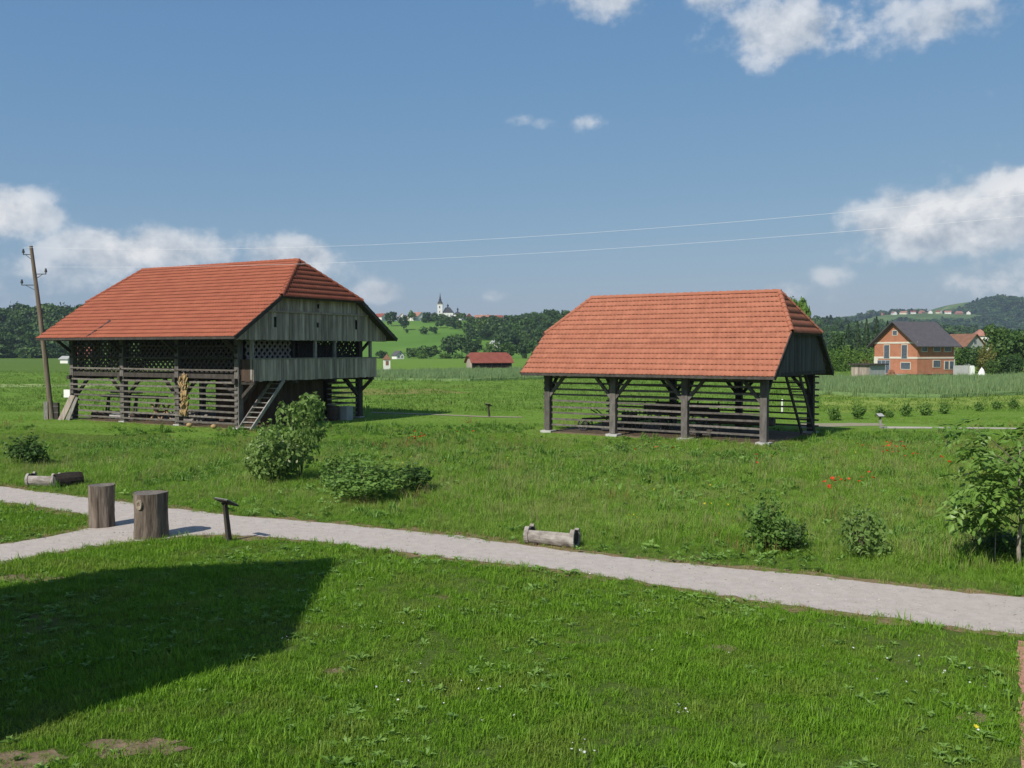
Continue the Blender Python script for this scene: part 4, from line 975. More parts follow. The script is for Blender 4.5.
GW = [('g', -1.6, 1.9, 1.0, 1.2), ('g', 1.6, 1.9, 1.0, 1.2), ('r', -2.5, 1.9, 1.0, 1.2), ('r', 1.5, 1.9, 1.0, 1.2), ('g', 0, 4.6, .9, 1.1)]
hs('grey gabled house with brown roof right behind the brick house', 963, None, 262, None, .30, 6.2, 8.5, 5.6, 8.6, M_WALLG, M_BROOF, over=.7, windows=[('g', 0, 6.4, .9, 1.0), ('g', -1.6, 3.4, 1, 1.2)])
hs('white house with orange hipped roof among the tall trees', 979, None, 420, None, -.3, 8, 8, 9.6, 13.2, M_WALLW, M_PINKROOF, over=.6, hip=.8, windows=[('g', -2, 8, 1.1, 1.3), ('g', 2, 8, 1.1, 1.3)])
# the village along the church hill
VG = 'houses of the hill village'
for (lab, px, b, Y, rz, w, l, hw, hr, wall, rf) in [
 ('white house with red roof at the near end of the ridge village', 381, 320.5, 960, .9, 9, 12, 4.5, 8.0, M_WALLW, M_RROOF),
 ('pale narrow house beside the dark round ridge tree', 402, 320, 980, .2, 7, 10, 4.6, 8.0, M_WALLW, M_PINKROOF),
 ('white gabled house with wide pinkish roof on the ridge', 418, 321, 965, .7, 10, 14, 4.6, 8.8, M_WALLW, M_PINKROOF),
 ('dark roofed house between the village trees and the church tower', 431, 320.5, 985, 1.3, 8, 12, 3.6, 7.5, M_WALLG, M_SLATE),
 ('small white house with pink roof between the first two village houses', 390, 320, 1000, .5, 7, 9, 4.4, 7.6, M_WALLW, M_PINKROOF),
 ('cream house with red roof half behind the wide pinkish one', 411, 320, 1010, .3, 8, 10, 5.4, 9.4, M_WALLY, M_RROOF),
 ('white house just beside the church tower with dark roof edge', 426.5, 320, 1005, .4, 7, 9, 4.8, 8.2, M_WALLW, M_PINKROOF),
 ('white house with red roof behind the church choir', 459.5, 320, 1015, .5, 8, 10, 4.4, 7.8, M_WALLW, M_RROOF),
 ('red house with white base next to the church', 469, 320.5, 985, .15, 7.5, 10, 3.4, 7.4, M_RROOF, M_RROOF),
 ('long house with faded pink roof behind the yellowish tree', 483, 320, 1000, 1.45, 8, 17, 3.0, 6.4, M_WALLY, M_PINKROOF),
 ('long low house with dark red roof at the wood edge', 496, 321, 985, 1.45, 8, 14, 2.6, 5.8, M_WALLY, M_RROOF)]:
    hs(lab, px, b, Y, hill_church, rz, w, l, hw, hr, wall, rf, windows=GW[:4], group=VG, chimney=True)
hs('long white house with orange roof among trees on the wooded slope', 508.5, 338.5, 640, hill_church, 1.5, 7, 10.5, 2.2, 4.6, M_WALLW, M_PINKROOF, windows=[('r', -3, 1.2, 1, 1), ('r', 2, 1.2, 1, 1)], group=VG)
hs('white house with grey roof among trees on the wooded slope', 498, 342, 600, hill_church, .9, 6.5, 8, 2.6, 5.0, M_WALLW, M_WALLG, windows=GW[:4], group=VG)
hs('small white farmhouse with dark roof beyond the wayside shrine', 398, 361.5, 430, None, .6, 3.8, 4.6, 1.9, 3.6, M_WALLW, M_SLATE, windows=[('g', -.8, 1.1, .6, .8), ('g', .8, 1.1, .6, .8), ('g', 0, 2.5, .5, .6)])
hs('distant farmhouse with red roof glimpsed through the lattice loft', 86, 362, 420, None, 1.2, 7, 10, 2.6, 5.2, M_PINKROOF, M_RROOF, windows=GW[:4])
hs('distant white hut at the field edge beside the lattice loft', 67, None, 300, None, 1.2, 2.4, 3.2, 1.5, 2.2, M_WALLW, M_WALLG)
RG = 'houses on the far ridge'
WALLS = [M_WALLW, M_WALLY, M_WALLW, M_PINKROOF]
FAR = [(858, 318, 'white house at the low end of the far ridge'), (864, 317, 'cream house near the low end of the far ridge'), (871, 317, 'pale house on the far ridge below a tree clump'), (881, 316, 'white house on the far ridge above the spruces'),
 (893, 315, 'small house on the far ridge straight above the brick gable'), (903, 314.5, 'cream house on the far ridge above the grey roof'), (912, 314, 'pair house on the far ridge above the middle of the grey roof'), (921, 314, 'broad pale house on the far ridge'),
 (929, 314.5, 'reddish house on the far ridge'), (938, 314.5, 'white house on the far ridge over the end of the grey roof'), (947, 314.5, 'white house at the dip of the far ridge'), (958, 313.5, 'reddish house where the far ridge starts to climb'), (968, 312, 'cream house on the climb to the wooded cone'), (975, 308.5, 'highest house close under the wooded cone')]
for i, (px, by, lab) in enumerate(FAR):
    Y = 2480; x = (px-512)/FPX*Y; z = hz(hill_far, x, Y)
    house('house', lab, x, Y, z-.5, .4+i*.7, 10, 13+i % 3*3, 4.5, 8.5, WALLS[i % 4], M_PINKROOF if i % 3 else M_RROOF, group=RG)
# church
def church():
    Y = 1000; x = (440.3-512)/FPX*Y; z = hz(hill_church, x, Y)-.5; s = 1.06
    o = empty('church', (x, Y, z), 0, 'white hilltop church with slender dark spire and turrets', 'church')
    zt = EYE+(349-304.3)*s*Y/FPX/s-z; tw = 5.4; top = EYE+(349-292.6)*Y/FPX-z
    t = MB().box((0, 0, zt/2-1), (tw, tw, zt+2)).build('tower', M_WALLW, o)
    for dx in (0,):
        MB().box((-.3, -tw/2-.03, zt-3), (1.3, .1, 2.4)).build('belfry_window', M_GLASS, t); MB().box((-.3, -tw/2-.03, zt-8), (1.0, .1, 1.8)).build('belfry_window', M_GLASS, t)
    MB().box((0, 0, zt+.15), (tw+.7, tw+.7, .4)).build('cornice', M_WALLY, t)
    m = MB(); prof = [(3.1, .3), (3.0, 1.3), (2.0, 3.0), (1.5, 3.8), (1.55, 4.6), (1.0, 6.0), (.45, 9.0), (.08, top-zt)]
    n = 8
    for r, h in prof: m.v += [(math.cos(k*6.283/n+.39)*r, math.sin(k*6.283/n+.39)*r, zt+h) for k in range(n)]
    for i in range(len(prof)-1): m.f += [(i*n+k, i*n+(k+1) % n, (i+1)*n+(k+1) % n, (i+1)*n+k) for k in range(n)]
    m.f.append(tuple(range(n))[::-1]); m.f.append(tuple((len(prof)-1)*n+k for k in range(n))); m.build('spire', M_SHINGLE, o)
    MB().box((8.3, 3, 3.8), (11, 9, 11.5)).build('nave', M_WALLW, o)
    r = MB(); r.add([(2.6, -1.9, 9.3), (14.4, -1.9, 9.3), (14.4, 7.9, 9.3), (2.6, 7.9, 9.3), (5.6, 3, 15.0), (10.2, 3, 15.0)], [(0, 1, 5, 4), (1, 2, 5), (2, 3, 4, 5), (3, 0, 4), (0, 3, 2, 1)]); r.build('nave_roof', M_SHINGLE, o)
    MB().box((18.2, 3, 2.9), (9, 7.5, 9.5)).build('choir', M_WALLW, o)
    r = MB(); r.add([(13.6, -1.2, 7.5), (23.2, -1.2, 7.5), (23.2, 7.2, 7.5), (13.6, 7.2, 7.5), (18.4, 3, 11.2)], [(0, 1, 4), (1, 2, 4), (2, 3, 4), (3, 0, 4), (0, 3, 2, 1)]); r.build('choir_roof', M_SHINGLE, o)
    for (tx, tz) in ((7.9, 15.0), (18.4, 11.0)):
        m = MB(); pr = [(.7, -.6), (.7, 1.4), (1.15, 1.6), (1.1, 2.2), (.5, 3.0), (.12, 3.4), (.06, 5.0)]; n = 8
        for rr, h in pr: m.v += [(tx+math.cos(k*6.283/n)*rr, 3+math.sin(k*6.283/n)*rr, tz+h) for k in range(n)]
        for i in range(len(pr)-1): m.f += [(i*n+k, i*n+(k+1) % n, (i+1)*n+(k+1) % n, (i+1)*n+k) for k in range(n)]
        m.build('turret', M_SHINGLE, o)
    for k in range(3): MB().box((5+k*3.2, -1.55, 5.6), (1.1, .12, 3.0)).build('window', M_GLASS, o)
church()
# wayside shrine
def shrine():
    Y = 202; x = (386.8-512)/FPX*Y; o = empty('wayside_shrine', (x, Y, 0), .25, 'little white wayside shrine with pointed roof in the field', 'shrine')
    MB().box((0, 0, 1.15), (1.35, 1.35, 2.3)).build('body', M_WALLW, o); MB().box((0, 0, .12), (1.6, 1.6, .3)).build('base', M_CONC, o)
    MB().box((0, -.69, 1.55), (.62, .06, .95)).build('niche', M_BROOF, o); MB().box((.69, 0, 1.55), (.06, .62, .95)).build('niche', M_BROOF, o)
    MB().add([(-.85, -.85, 2.3), (.85, -.85, 2.3), (.85, .85, 2.3), (-.85, .85, 2.3), (0, 0, 3.5)], [(0, 1, 4), (1, 2, 4), (2, 3, 4), (3, 0, 4), (0, 3, 2, 1)]).build('roof', M_BROOF, o)
shrine()
# red roofed field barn
def field_barn():
    Y = 222; xl = (476-512)/FPX*Y; o = empty('barn', ((492-512)/FPX*Y, Y, 0), .33, 'low field barn with rust red half-hipped roof and plank gable', 'barn')
    L, W, he, hr, hh, ov = 9.6, 5.0, 1.35, 3.75, 2.9, .5
    t = dict(); yr = W/2; yh = -ov+(hh-he)/(hr-he)*(yr+ov); r = MB()
    x0, x1 = -L/2-.5, L/2+.5
    V = [(x0, -ov, he), (x1, -ov, he), (x1, yh, hh), (x1-.8, yr, hr), (x0+.8, yr, hr), (x0, yh, hh), (x0, W+ov, he), (x1, W+ov, he), (x1, W-yh, hh), (x0, W-yh, hh)]
    r.add(V+[(a, b, c-.12) for a, b, c in V], [(0, 1, 2, 3, 4, 5), (7, 6, 9, 4, 3, 8), (2, 8, 3), (9, 5, 4)]+[(10, 15, 14, 13, 12, 11), (17, 18, 13, 14, 19, 16), (12, 13, 18), (19, 14, 15), (0, 10, 11, 1), (6, 7, 17, 16)])
    r.build('roof', M_RROOF, o)
    boards(o, M_BOARD, -L/2, 0, W, lambda y: 0, lambda y: he+(min(y, W-y)+ov)/(yr+ov)*(hr-he)-.15 if True else 0, w=.5, name='gable_plank')
    boards(o, M_BOARD_B, L/2, 0, W, lambda y: 0, lambda y: min(hh, he+(min(y, W-y)+ov)/(yr+ov)*(hr-he))-.15, w=.5, name='gable_plank')
    boards(o, M_BOARD_B, W-.1, -L/2, L/2, lambda q: 0, lambda q: he, w=.6, name='back_plank', along='x')
    for i in range(5): piece('post', M_DARKWOOD, o, (-L/2+i*L/4, .05, 0), (-L/2+i*L/4, .05, he+.3), .22, .22)
    boards(o, M_BOARD_B, .1, -L/2, L/2, lambda q: 0, lambda q: .8, w=.6, name='front_plank', along='x')
field_barn()

# ------------------------------------------------------------------ standing crops
M_WHEAT = leafmat('wheat', (.15, .24, .09), (.24, .33, .14), .3, .7, objw=.5)
wheat_c = proto_collection('wheat_tuft', [tuft('wheat_tuft', M_WHEAT, 22, .80, .05, .45, rg, .25) for i in range(4)])
M_WHEATB = surf('wheat_mass', [(.3, (.13, .21, .075)), (.7, (.20, .29, .115))], .5, .95, stretch=(.3, 1, 1), bump=.2, bscale=3, spec=.05)
def crop(name, px, h, dens):
    P = [G(*p) for p in px]; m = MB(); m.prism([(p.x, p.y, .0) for p in P], (0, 0, h*.42)); o = m.build(name, M_WHEATB); o['kind'] = 'stuff'
    xs = [p.x for p in P]; ys = [p.y for p in P]; A = (max(xs)-min(xs))*(max(ys)-min(ys)); n = int(A*dens)
    Q = np.stack([RNG.uniform(min(xs), max(xs), n), RNG.uniform(min(ys), max(ys), n)], 1); Q = Q[pip(P, Q[:, 0], Q[:, 1])]
    finish('wheat_stalks', Q, h/.8, RNG.integers(0, 4, len(Q)), wheat_c, 0, .12, .06)
crop('wheat', [(375, 380.5), (470, 381.5), (560, 379), (640, 376), (640, 370), (560, 371), (470, 372), (375, 374)], .85, 2.0)
crop('wheat', [(815, 394.5), (880, 398), (940, 398.5), (1030, 395), (1170, 390), (1170, 378), (1030, 379), (940, 381), (880, 381), (815, 381)], .9, 2.4)

# ------------------------------------------------------------------ near things
def on(px, py): p = G(px, py); return Vector((p.x, p.y, 0))
# oak stumps on the path
def stump(label, px, py, r, h, seed, lean=0):
    rr = random.Random(seed); o = empty('stump', on(px, py), 0, label, 'stump', 'stumps on the gravel path'); n = 36; m = MB(); rings = 12
    ph = [rr.random()*6.28 for _ in range(6)]
    def rad(a, t): return r*(1+.035*math.sin(3*a+ph[0])+.03*math.sin(5*a+ph[1])+.022*math.sin(9*a+ph[2]+t*1.5)+.015*math.sin(17*a+ph[3]))*(1.02-.05*math.sin(t*3.14+ph[4]*.2)+.05*(1-t)**3)
    for i in range(rings+1):
        t = i/rings
        for k in range(n):
            a = k*6.283/n; q = rad(a, t)*(1+rr.uniform(-.012, .012)); m.v.append((math.cos(a)*q+lean*t, math.sin(a)*q, -.05+t*(h+.05)+(.012*math.sin(2*a+ph[5]) if i == rings else 0)))
    for i in range(rings):
        for k in range(n): m.f.append((i*n+k, i*n+(k+1) % n, (i+1)*n+(k+1) % n, (i+1)*n+k))
    b = m.build('bark', M_STUMP, o, smooth=True, fix=False)
    m2 = MB(); m2.v = [(v[0]*.985, v[1]*.985, v[2]-.006) for v in m.v[rings*n:]]; m2.v.append((lean, 0, h-.03)); m2.f = [(k, (k+1) % n, n) for k in range(n)]; m2.build('sawn_top', M_STUMPTOP, o)
    return o
stump('narrower grey stump post farther from the lectern', 102, 526.5, .305, 1.07, 3)
s2 = stump('wider stump post with a branch scar, nearer the lectern', 151, 537, .385, 1.08, 8)
kn = MB()
for i in range(4):
    for k in range(14): a = k*6.283/14; q = (.115, .10, .06, .02)[i]; kn.v.append((math.cos(a)*q*.8, -(0, .035, .03, .0)[i], math.sin(a)*q*1.15))
for i in range(3): kn.f += [(i*14+k, i*14+(k+1) % 14, (i+1)*14+(k+1) % 14, (i+1)*14+k) for k in range(14)]
k = kn.build('branch_scar', surf('scar_wood', [(.3, (.20, .15, .10)), (.7, (.36, .30, .23))], 14, .9), s2); k.location = (-.12, -.365, .83); k.rotation_euler = (0, 0, -.35)
# lectern
def lectern(label, p, h, rz, col, w=.55):
    o = empty('lectern', p, rz, label, 'lectern')
    m = MB(); m.add([(-.06, -.05, -.1), (.06, -.05, -.1), (.06, .05, -.1), (-.06, .05, -.1), (-.045, .07, h), (.045, .07, h), (.045, .15, h-.02), (-.045, .15, h-.02)], [(0, 1, 5, 4), (1, 2, 6, 5), (2, 3, 7, 6), (3, 0, 4, 7), (4, 5, 6, 7), (0, 3, 2, 1)]); m.build('post', col, o)
    R = Matrix.Rotation(math.radians(28), 3, 'X')
    b = MB().box((0, .08, h+.03), (w, .36, .035), R).build('panel', M_DARKWOOD, o); MB().box((0, .08-.01, h+.052), (w-.04, .32, .012), R).build('panel_sheet', M_WALLG, b)
    MB().beam((-.0, .02, h-.14), (-.0, .2, h+.04), .05, .04).build('bracket', col, o); return o
lectern('dark wooden lectern sign standing at the path fork', on(229.5, 541), .90, 2.45, M_DARKWOOD)
lectern('grey lectern post at the start of the thin gravel track', on(881, 428.5), .72, .2, M_GREYWOOD, .4)
lectern('thin dark lectern post alone in the mown field between the hayracks', on(489.5, 417), .78, 2.4, M_DARKWOOD, .45)
sheet('worn_track', rough_edge([G(372, 412.3), G(440, 414.6), G(480, 416.2), G(522, 417.2), G(522, 418.0), G(480, 417.3), G(440, 415.5), G(372, 413.2)], .03, .4), .03, MATS['worn_ground'])
# hollow log troughs beside the path
def trough(label, p, rz, L, r):
    """a hollowed log: U shaped middle, taller ring of the full log left at either end"""
    o = empty('trough', p, rz, label, 'trough', 'hollow log troughs beside the path'); rr = random.Random(int(L*100))
    def shell(x0, x1, a0, a1, ro, ri, n, name, mat):
        m = MB(); xs = [x0+(x1-x0)*i/4 for i in range(5)]
        for i, x in enumerate(xs):
            for k in range(n+1):
                a = a0+(a1-a0)*k/n; q = ro*(1+.03*math.sin(3*a+x*4)+rr.uniform(-.012, .012)); m.v.append((x, math.cos(a)*q, r*.92+math.sin(a)*q))
            for k in range(n+1): a = a0+(a1-a0)*k/n; m.v.append((x, math.cos(a)*ri, r*.92+math.sin(a)*ri))
        N = 2*(n+1)
        for i in range(4):
            for k in range(n):
                m.f += [(i*N+k, i*N+k+1, (i+1)*N+k+1, (i+1)*N+k), (i*N+n+1+k+1, i*N+n+1+k, (i+1)*N+n+1+k, (i+1)*N+n+1+k+1)]
            m.f += [(i*N, (i+1)*N, (i+1)*N+n+1, i*N+n+1), (i*N+n, i*N+2*n+1, (i+1)*N+2*n+1, (i+1)*N+n)]
        for k in range(n): m.f += [(k+1, k, n+1+k, n+1+k+1), (4*N+k, 4*N+k+1, 4*N+n+1+k+1, 4*N+n+1+k)]
        return m.build(name, mat, o)
    T = math.pi
    shell(-L*.42, L*.42, -T-.62, .02, r, r*.80, 16, 'log', M_LOG)
    for s, nm in ((-1, 'end_ring'), (1, 'end_ring')):
        shell(s*L*.42-.004*s, s*L*.5, -T-.98, .98, r*1.10, r*.84, 22, nm, M_LOG)
    for x in (-L*.42, L*.455): MB().tube([(x-.02, 0, r*.92), (x+.02, 0, r*.92)], r*.80, 16).build('hollow_shade', M_HOLLOW_CHOCK, o)  # dark discs put the shade of the open hollow into colour
    MB().prism([(-L*.40, -r*.75, r*.75), (L*.42, -r*.75, r*.75), (L*.42, r*.72, r*.75), (-L*.40, r*.72, r*.75)], (0, 0, .05)).build('soil', M_DIRT, o)
    for x in (-L*.3, L*.3): MB().prism([(x-.07, -r*.9, -.02), (x+.07, -r*.9, -.02), (x+.06, -r*.7, .10), (x-.06, -r*.7, .10)], (0, r*1.7, 0)).build('chock', M_HOLLOW_CHOCK, o)
    return o
M_LOG = surf('weathered_log', [(.28, (.13, .11, .095)), (.5, (.30, .27, .24)), (.72, (.44, .41, .37))], 7, .95, stretch=(.35, 1, 1), bump=.012, bscale=20)
M_HOLLOW_CHOCK = surf('hollow_shade_chock', [(.3, (.03, .024, .02)), (.7, (.07, .055, .045))], 9, .95)
trough('hollowed log trough with grey plank front at the outer path edge', on(552, 545), -.42, 1.22, .23)
trough('small log trough with dark hollow end near the stumps', on(44, 486.5), -.16, 1.0, .25)
o = empty('log', on(68, 487), .75, 'short dark hollow log lying beside the small trough', 'log')
m = MB(); n = 16
for (x, r) in ((-.42, .23), (0, .27), (.42, .25)):
    m.v += [(x, math.cos(k*6.283/n)*r*1.05, .22+math.sin(k*6.283/n)*r*(1+.1*math.sin(3*k))) for k in range(n)]
for i in range(2): m.f += [(i*n+k, i*n+(k+1) % n, (i+1)*n+(k+1) % n, (i+1)*n+k) for k in range(n)]
m.build('bark', surf('black_bark', [(.3, (.018, .014, .012)), (.7, (.05, .04, .032))], 9, .95, bump=.02), o)
MB().tube([(-.425, 0, .22), (-.40, 0, .22)], .17, 14).build('hollow', M_STEEL, o); MB().tube([(.40, 0, .22), (.43, 0, .22)], .2, 14).build('sawn_end', M_STUMPTOP, o)  # the first dark disc paints the shade inside the log's hollow end

# utility pole with its wires
M_POLE = surf('pole_wood', [(.3, (.11, .085, .06)), (.7, (.23, .19, .145))], 9, .9, stretch=(1, 1, .08), bump=.004)
M_WIRE = surf('glint_white_wire', [(.4, (.80, .80, .80)), (.6, (.86, .86, .86))], 1, .4, spec=.5)  # near-white colour stands in for sun glint along the wires
PB = on(52, 419.5); PT = AT(31, 246, PB.y)
def utility_pole(label, p, top, arms, feet=True):
    o = empty('utility_pole', p, 0, label, 'utility pole'); t = top-p
    MB().tube([(0, 0, -.2), t*.35+Vector((.04, 0, 0)), t*.7+Vector((.03, 0, 0)), t], [.165, .15, .13, .105], 12).build('pole', M_POLE, o)
    for q in arms:
        q = Vector(q)-p; k = q.z/t.z; base = t*(k-.012); a = MB(); s = 1 if q.x > base.x else -1
        c = Vector((q.x, base.y-.02, base.z)); a.beam(base, c, .05, .05); a.beam(base+Vector((0, 0, -.35)), base.lerp(c, .75), .03, .03); a.build('bracket', M_STEEL, o)
        MB().tube([c+Vector((0, 0, -.02)), c+Vector((0, 0, .10)), c+Vector((0, 0, .12)), c+Vector((0, 0, .24)), c+Vector((0, 0, .26)), c+Vector((0, 0, .36))], [.03, .03, .085, .075, .06, .045], 10).build('insulator', M_STEEL, o)
    if feet:
        MB().box((-.30, -.05, .55), (.26, .30, 1.2)).build('footing', M_GREYWOOD, o); MB().box((.22, .12, .52), (.34, .26, 1.1)).build('footing', M_DARKWOOD, o)
        for z in (.45, .85): MB().tube([(-.45, 0, z), (.42, 0, z)], .02, 6).build('bolt', M_STEEL, o)
    return o
A1, A2, A3 = AT(23.5, 252.5, PB.y), AT(46, 272, PB.y), AT(22, 283, PB.y)
utility_pole('leaning wooden utility pole with three dark insulators beside the large hayrack', PB, PT, (A1, A2, A3))
P2 = Vector((45, 24.5, 0)); E1, E2 = Vector((44.6, 24.5, 12.2)), Vector((45.5, 24.5, 11.15))
utility_pole('second wooden utility pole carrying the far ends of the bright wires', P2, Vector((45, 24.5, 12.8)), (E1, E2), False)
def wire(label, a, b, ctrl):
    pts = []
    for i in range(49):
        t = i/48; x = a.lerp(b, t); z = a.z+ctrl[0]*t+ctrl[1]*t*t; pts.append((x.x, x.y, z))
    o = MB().tube(pts, .0050, 5).build('wire', M_WIRE); tag(o, label, 'wire', 'wires of the utility pole')
za, zb = A1.z+.33, E1.z+.33
wire('upper bright wire running from the pole high over the hayracks', Vector((A1.x, A1.y, za)), Vector((E1.x, E1.y, zb)), (-5.72, zb-za+5.72))
za, zb = A2.z+.33, E2.z+.33
wire('lower bright wire running from the pole over the hayracks', Vector((A2.x, A2.y, za)), Vector((E2.x, E2.y, zb)), (-3.79, zb-za+3.79))

# things leaning on and standing under the big hayrack
def hb(x, y, z=0): return HB.matrix_basis @ Vector((x, y, z))
HBR = -.533
o = empty('leaning_board', on(69, 420), -.3, 'weathered board leaning on the hayrack corner under a white notice', 'board')
MB().prism([(-.62, -.3, 0), (-.16, -.3, 0), (.48, .0, 1.55), (.10, .0, 1.6)], (0, .07, 0)).build('plank', M_BOARD, o); MB().prism([(-.14, -.22, 0), (.22, -.22, 0), (.66, .06, 1.4), (.50, .06, 1.5)], (0, .06, 0)).build('plank', M_GREYWOOD, o)
o = empty('notice_board', on(71, 419)+Vector((.12, -.75, 1.42)), -.25, 'small white notice on top of the leaning board', 'sign')
MB().box((0, 0, .26), (.46, .03, .50)).build('sheet', M_WHITE, o); MB().box((0, .03, .26), (.10, .03, .56)).build('batten', M_GREYWOOD, o)
p = hb(.7, 8.35); o = empty('block', p, HBR, 'pale square concrete block standing by the rear balcony post', 'block')
MB().box((0, 0, .42), (.55, .62, .84)).build('body', M_WALLG, o); MB().box((0, 0, .86), (.6, .67, .05)).build('cap', M_CONC, o)
p = hb(.3, 7.55); o = empty('barrel', p, HBR, 'dark brown barrel beside the concrete block', 'barrel')
MB().tube([(0, 0, 0), (0, 0, .2), (0, 0, .5), (0, 0, .8), (0, 0, .95)], [.28, .34, .37, .34, .28], 16).build('staves', M_BOARD_B, o, smooth=False)
for z in (.2, .75): MB().tube([(0, 0, z), (0, 0, z+.05)], .352, 16).build('hoop', M_STEEL, o)
# workbench with trestles in the first bays
p = hb(-14.3, 2.5); o = empty('workbench', p, HBR+.02, 'long dark plank bench on trestle legs inside the lower bays', 'bench')
MB().box((2.0, 0, 1.42), (5.6, .8, .16)).build('top', M_DARKWOOD, o); MB().box((1.2, .1, 1.66), (2.6, .5, .10)).build('plank', M_GREYWOOD, o)
for x in (-.3, 1.7, 2.4, 4.4):
    for s in (-1, 1): piece('leg', M_DARKWOOD, o, (x+s*.18, -.3, 0), (x+s*.05, -.1, 1.36), .09, .09)
    piece('brace', M_DARKWOOD, o, (x-.15, -.22, .5), (x+.15, -.22, .5), .05, .07)
p = hb(-12.9, 1.2); o = empty('stone_slab', p, HBR, 'long pale stone slab on the ground inside the first bay', 'slab'); MB().prism([(-.1, 0, .02), (2.2, 0, .02), (2.25, 0, .34), (1.5, 0, .37), (.6, 0, .33), (-.05, 0, .36)], (0, .7, 0)).build('slab', M_CONC, o)
MB().box((.3, .35, .05), (.3, .8, .14)).build('support', M_STEEL, o); MB().box((1.8, .35, .05), (.3, .8, .14)).build('support', M_STEEL, o)
for (x, y, lab) in ((-14.2, .9, 'dark round log end at the outer post of the first bay'), (-13.5, .9, 'second dark round log end beside the pale slab'), (-10.5, 1.0, 'dark log end right at the second post')):
    o = empty('log', hb(x, y), HBR, lab, 'log'); MB().tube([(0, 0, .24), (0, 1.4, .24)], .23, 12).build('bark', M_DARKWOOD, o); MB().tube([(0, -.01, .24), (0, .01, .24)], .2, 12).build('sawn_end', M_BOARD_B, o)
# feeding rack of timber leaning in the second bay
o = empty('sawhorse', hb(-8.7, 1.6), HBR, 'crossed orange brown sawhorse of poles in the second bay', 'sawhorse')
for s in (-1, 1):
    piece('leg', M_SAW := surf('fresh_timber', [(.3, (.30, .20, .11)), (.7, (.42, .29, .17))], 6, .9), o, (-.5*s-.3, 0, .03), (.4*s-.3, 0, 1.1), .10, .10); piece('leg', M_SAW, o, (-.5*s-.3, .8, .03), (.4*s-.3, .8, 1.1), .10, .10)
piece('bar', M_SAW, o, (-.3, -.1, .58), (-.3, .9, .58), .1, .1)
o = empty('sledge', hb(-6.6, 1.6), HBR, 'old grey wooden sledge against the rails of the second bay', 'sledge')
for y in (0, .9): piece('runner', M_GREYWOOD, o, (-1.0, y, .15), (.9, y, .15), .1, .2); piece('runner_tip', M_GREYWOOD, o, (.85, y, .16), (1.25, y, .55), .1, .16)
for i in range(6): piece('slat', M_GREYWOOD, o, (-.9+i*.34, -.08, .62), (-.9+i*.34, .98, .62), .2, .05)
for x in (-.7, .5):
    for y in (0, .9): piece('upright', M_DARKWOOD, o, (x, y, .2), (x, y, .62), .09, .09)
# plaited corn cobs hanging on the rails
M_CORN = surf('corn_cob', [(.3, (.28, .185, .08)), (.7, (.42, .30, .15))], 14, .8, island=.15)
o = empty('corn_bundle', hb(-4.12, -.32, .62), HBR, 'hanging pale yellow corn cob bundle on the rails of the third bay', 'corn')
piece('string', M_GREYWOOD, o, (0, 0, .1), (0, 0, 2.55), .04, .04)
COB = MB().tube([(0, 0, -.16), (0, 0, -.11), (0, 0, .06), (0, 0, .15), (0, 0, .19)], [.02, .045, .05, .035, .01], 7).mesh('cob', M_CORN, True)
rr = random.Random(9)
for lev in range(6):
    for k in range(17):
        a = rr.random()*6.28; q = rr.uniform(.03, .27); c = link('cob', COB, o); c.location = (math.cos(a)*q*1.15, math.sin(a)*q*.7, .26+lev*.385+rr.uniform(-.13, .12)); c.rotation_euler = (rr.uniform(-.5, .5), rr.uniform(-.6, .6), a)
for x, lab in ((-3.2, 'first small yellow pumpkin on the ground before the third bay'), (-1.2, 'second small yellow pumpkin on the ground nearer the corner post')):
    o = empty('pumpkin', hb(x, -.75, .02), 0, lab, 'pumpkin', 'pumpkins before the big hayrack'); m = MB(); n = 16
    for i in range(7):
        t = math.pi*i/6
        for k in range(n): a = k*6.283/n; q = .17*math.sin(t)*(1+.08*math.cos(a*8))+.002; m.v.append((math.cos(a)*q, math.sin(a)*q, .14-.13*math.cos(t)))
    for i in range(6): m.f += [(i*n+k, i*n+(k+1) % n, (i+1)*n+(k+1) % n, (i+1)*n+k) for k in range(n)]
    m.build('rind', M_CORN, o, True); MB().tube([(0, 0, .25), (.02, 0, .33)], [.03, .02], 6).build('stem', M_GREYWOOD, o)

# farm gear under the open hayrack
def hr(x, y, z=0): return HR.matrix_basis @ Vector((x, y, z))
HRR = -.596
def wheel(parent, loc, r, mat, ax='y'):
    w = empty('wheel', loc); w.parent = parent; m = MB(); n = 20
    m.v += [(math.cos(k*6.283/n)*q, y, math.sin(k*6.283/n)*q) for (q, y) in ((r, -.03), (r, .03), (r-.07, .03), (r-.07, -.03)) for k in range(n)]
    for i in range(4): m.f += [(i*n+k, i*n+(k+1) % n, ((i+1) % 4)*n+(k+1) % n, ((i+1) % 4)*n+k) for k in range(n)]
    m.build('rim', mat, w); MB().tube([(0, -.1, 0), (0, .1, 0)], .07, 10).build('hub', M_DARKWOOD, w)
    for k in range(10): a = k*.628; piece('spoke', mat, w, (0, 0, 0), (math.cos(a)*(r-.04), 0, math.sin(a)*(r-.04)), .03, .03)
    return w
M_CART = surf('cart_wood', [(.3, (.05, .042, .036)), (.7, (.11, .095, .08))], 6, .9, objrand=.2)
o = empty('hay_wagon', hr(-6.1, 4.3, .03), HRR, 'dark wooden hay wagon with spoked wheels behind the middle bay rails', 'wagon')
MB().box((0, 0, .95), (3.9, 1.5, .12)).build('bed', M_CART, o)
for y in (-.75, .75):
    for z in (1.15, 1.4): piece('side_board', M_CART, o, (-1.9, y, z), (1.9, y, z), .05, .18)
    for x in (-1.8, -.6, .6, 1.8): piece('stake', M_CART, o, (x, y*.98, .9), (x, y*1.1, 1.62), .06, .06)
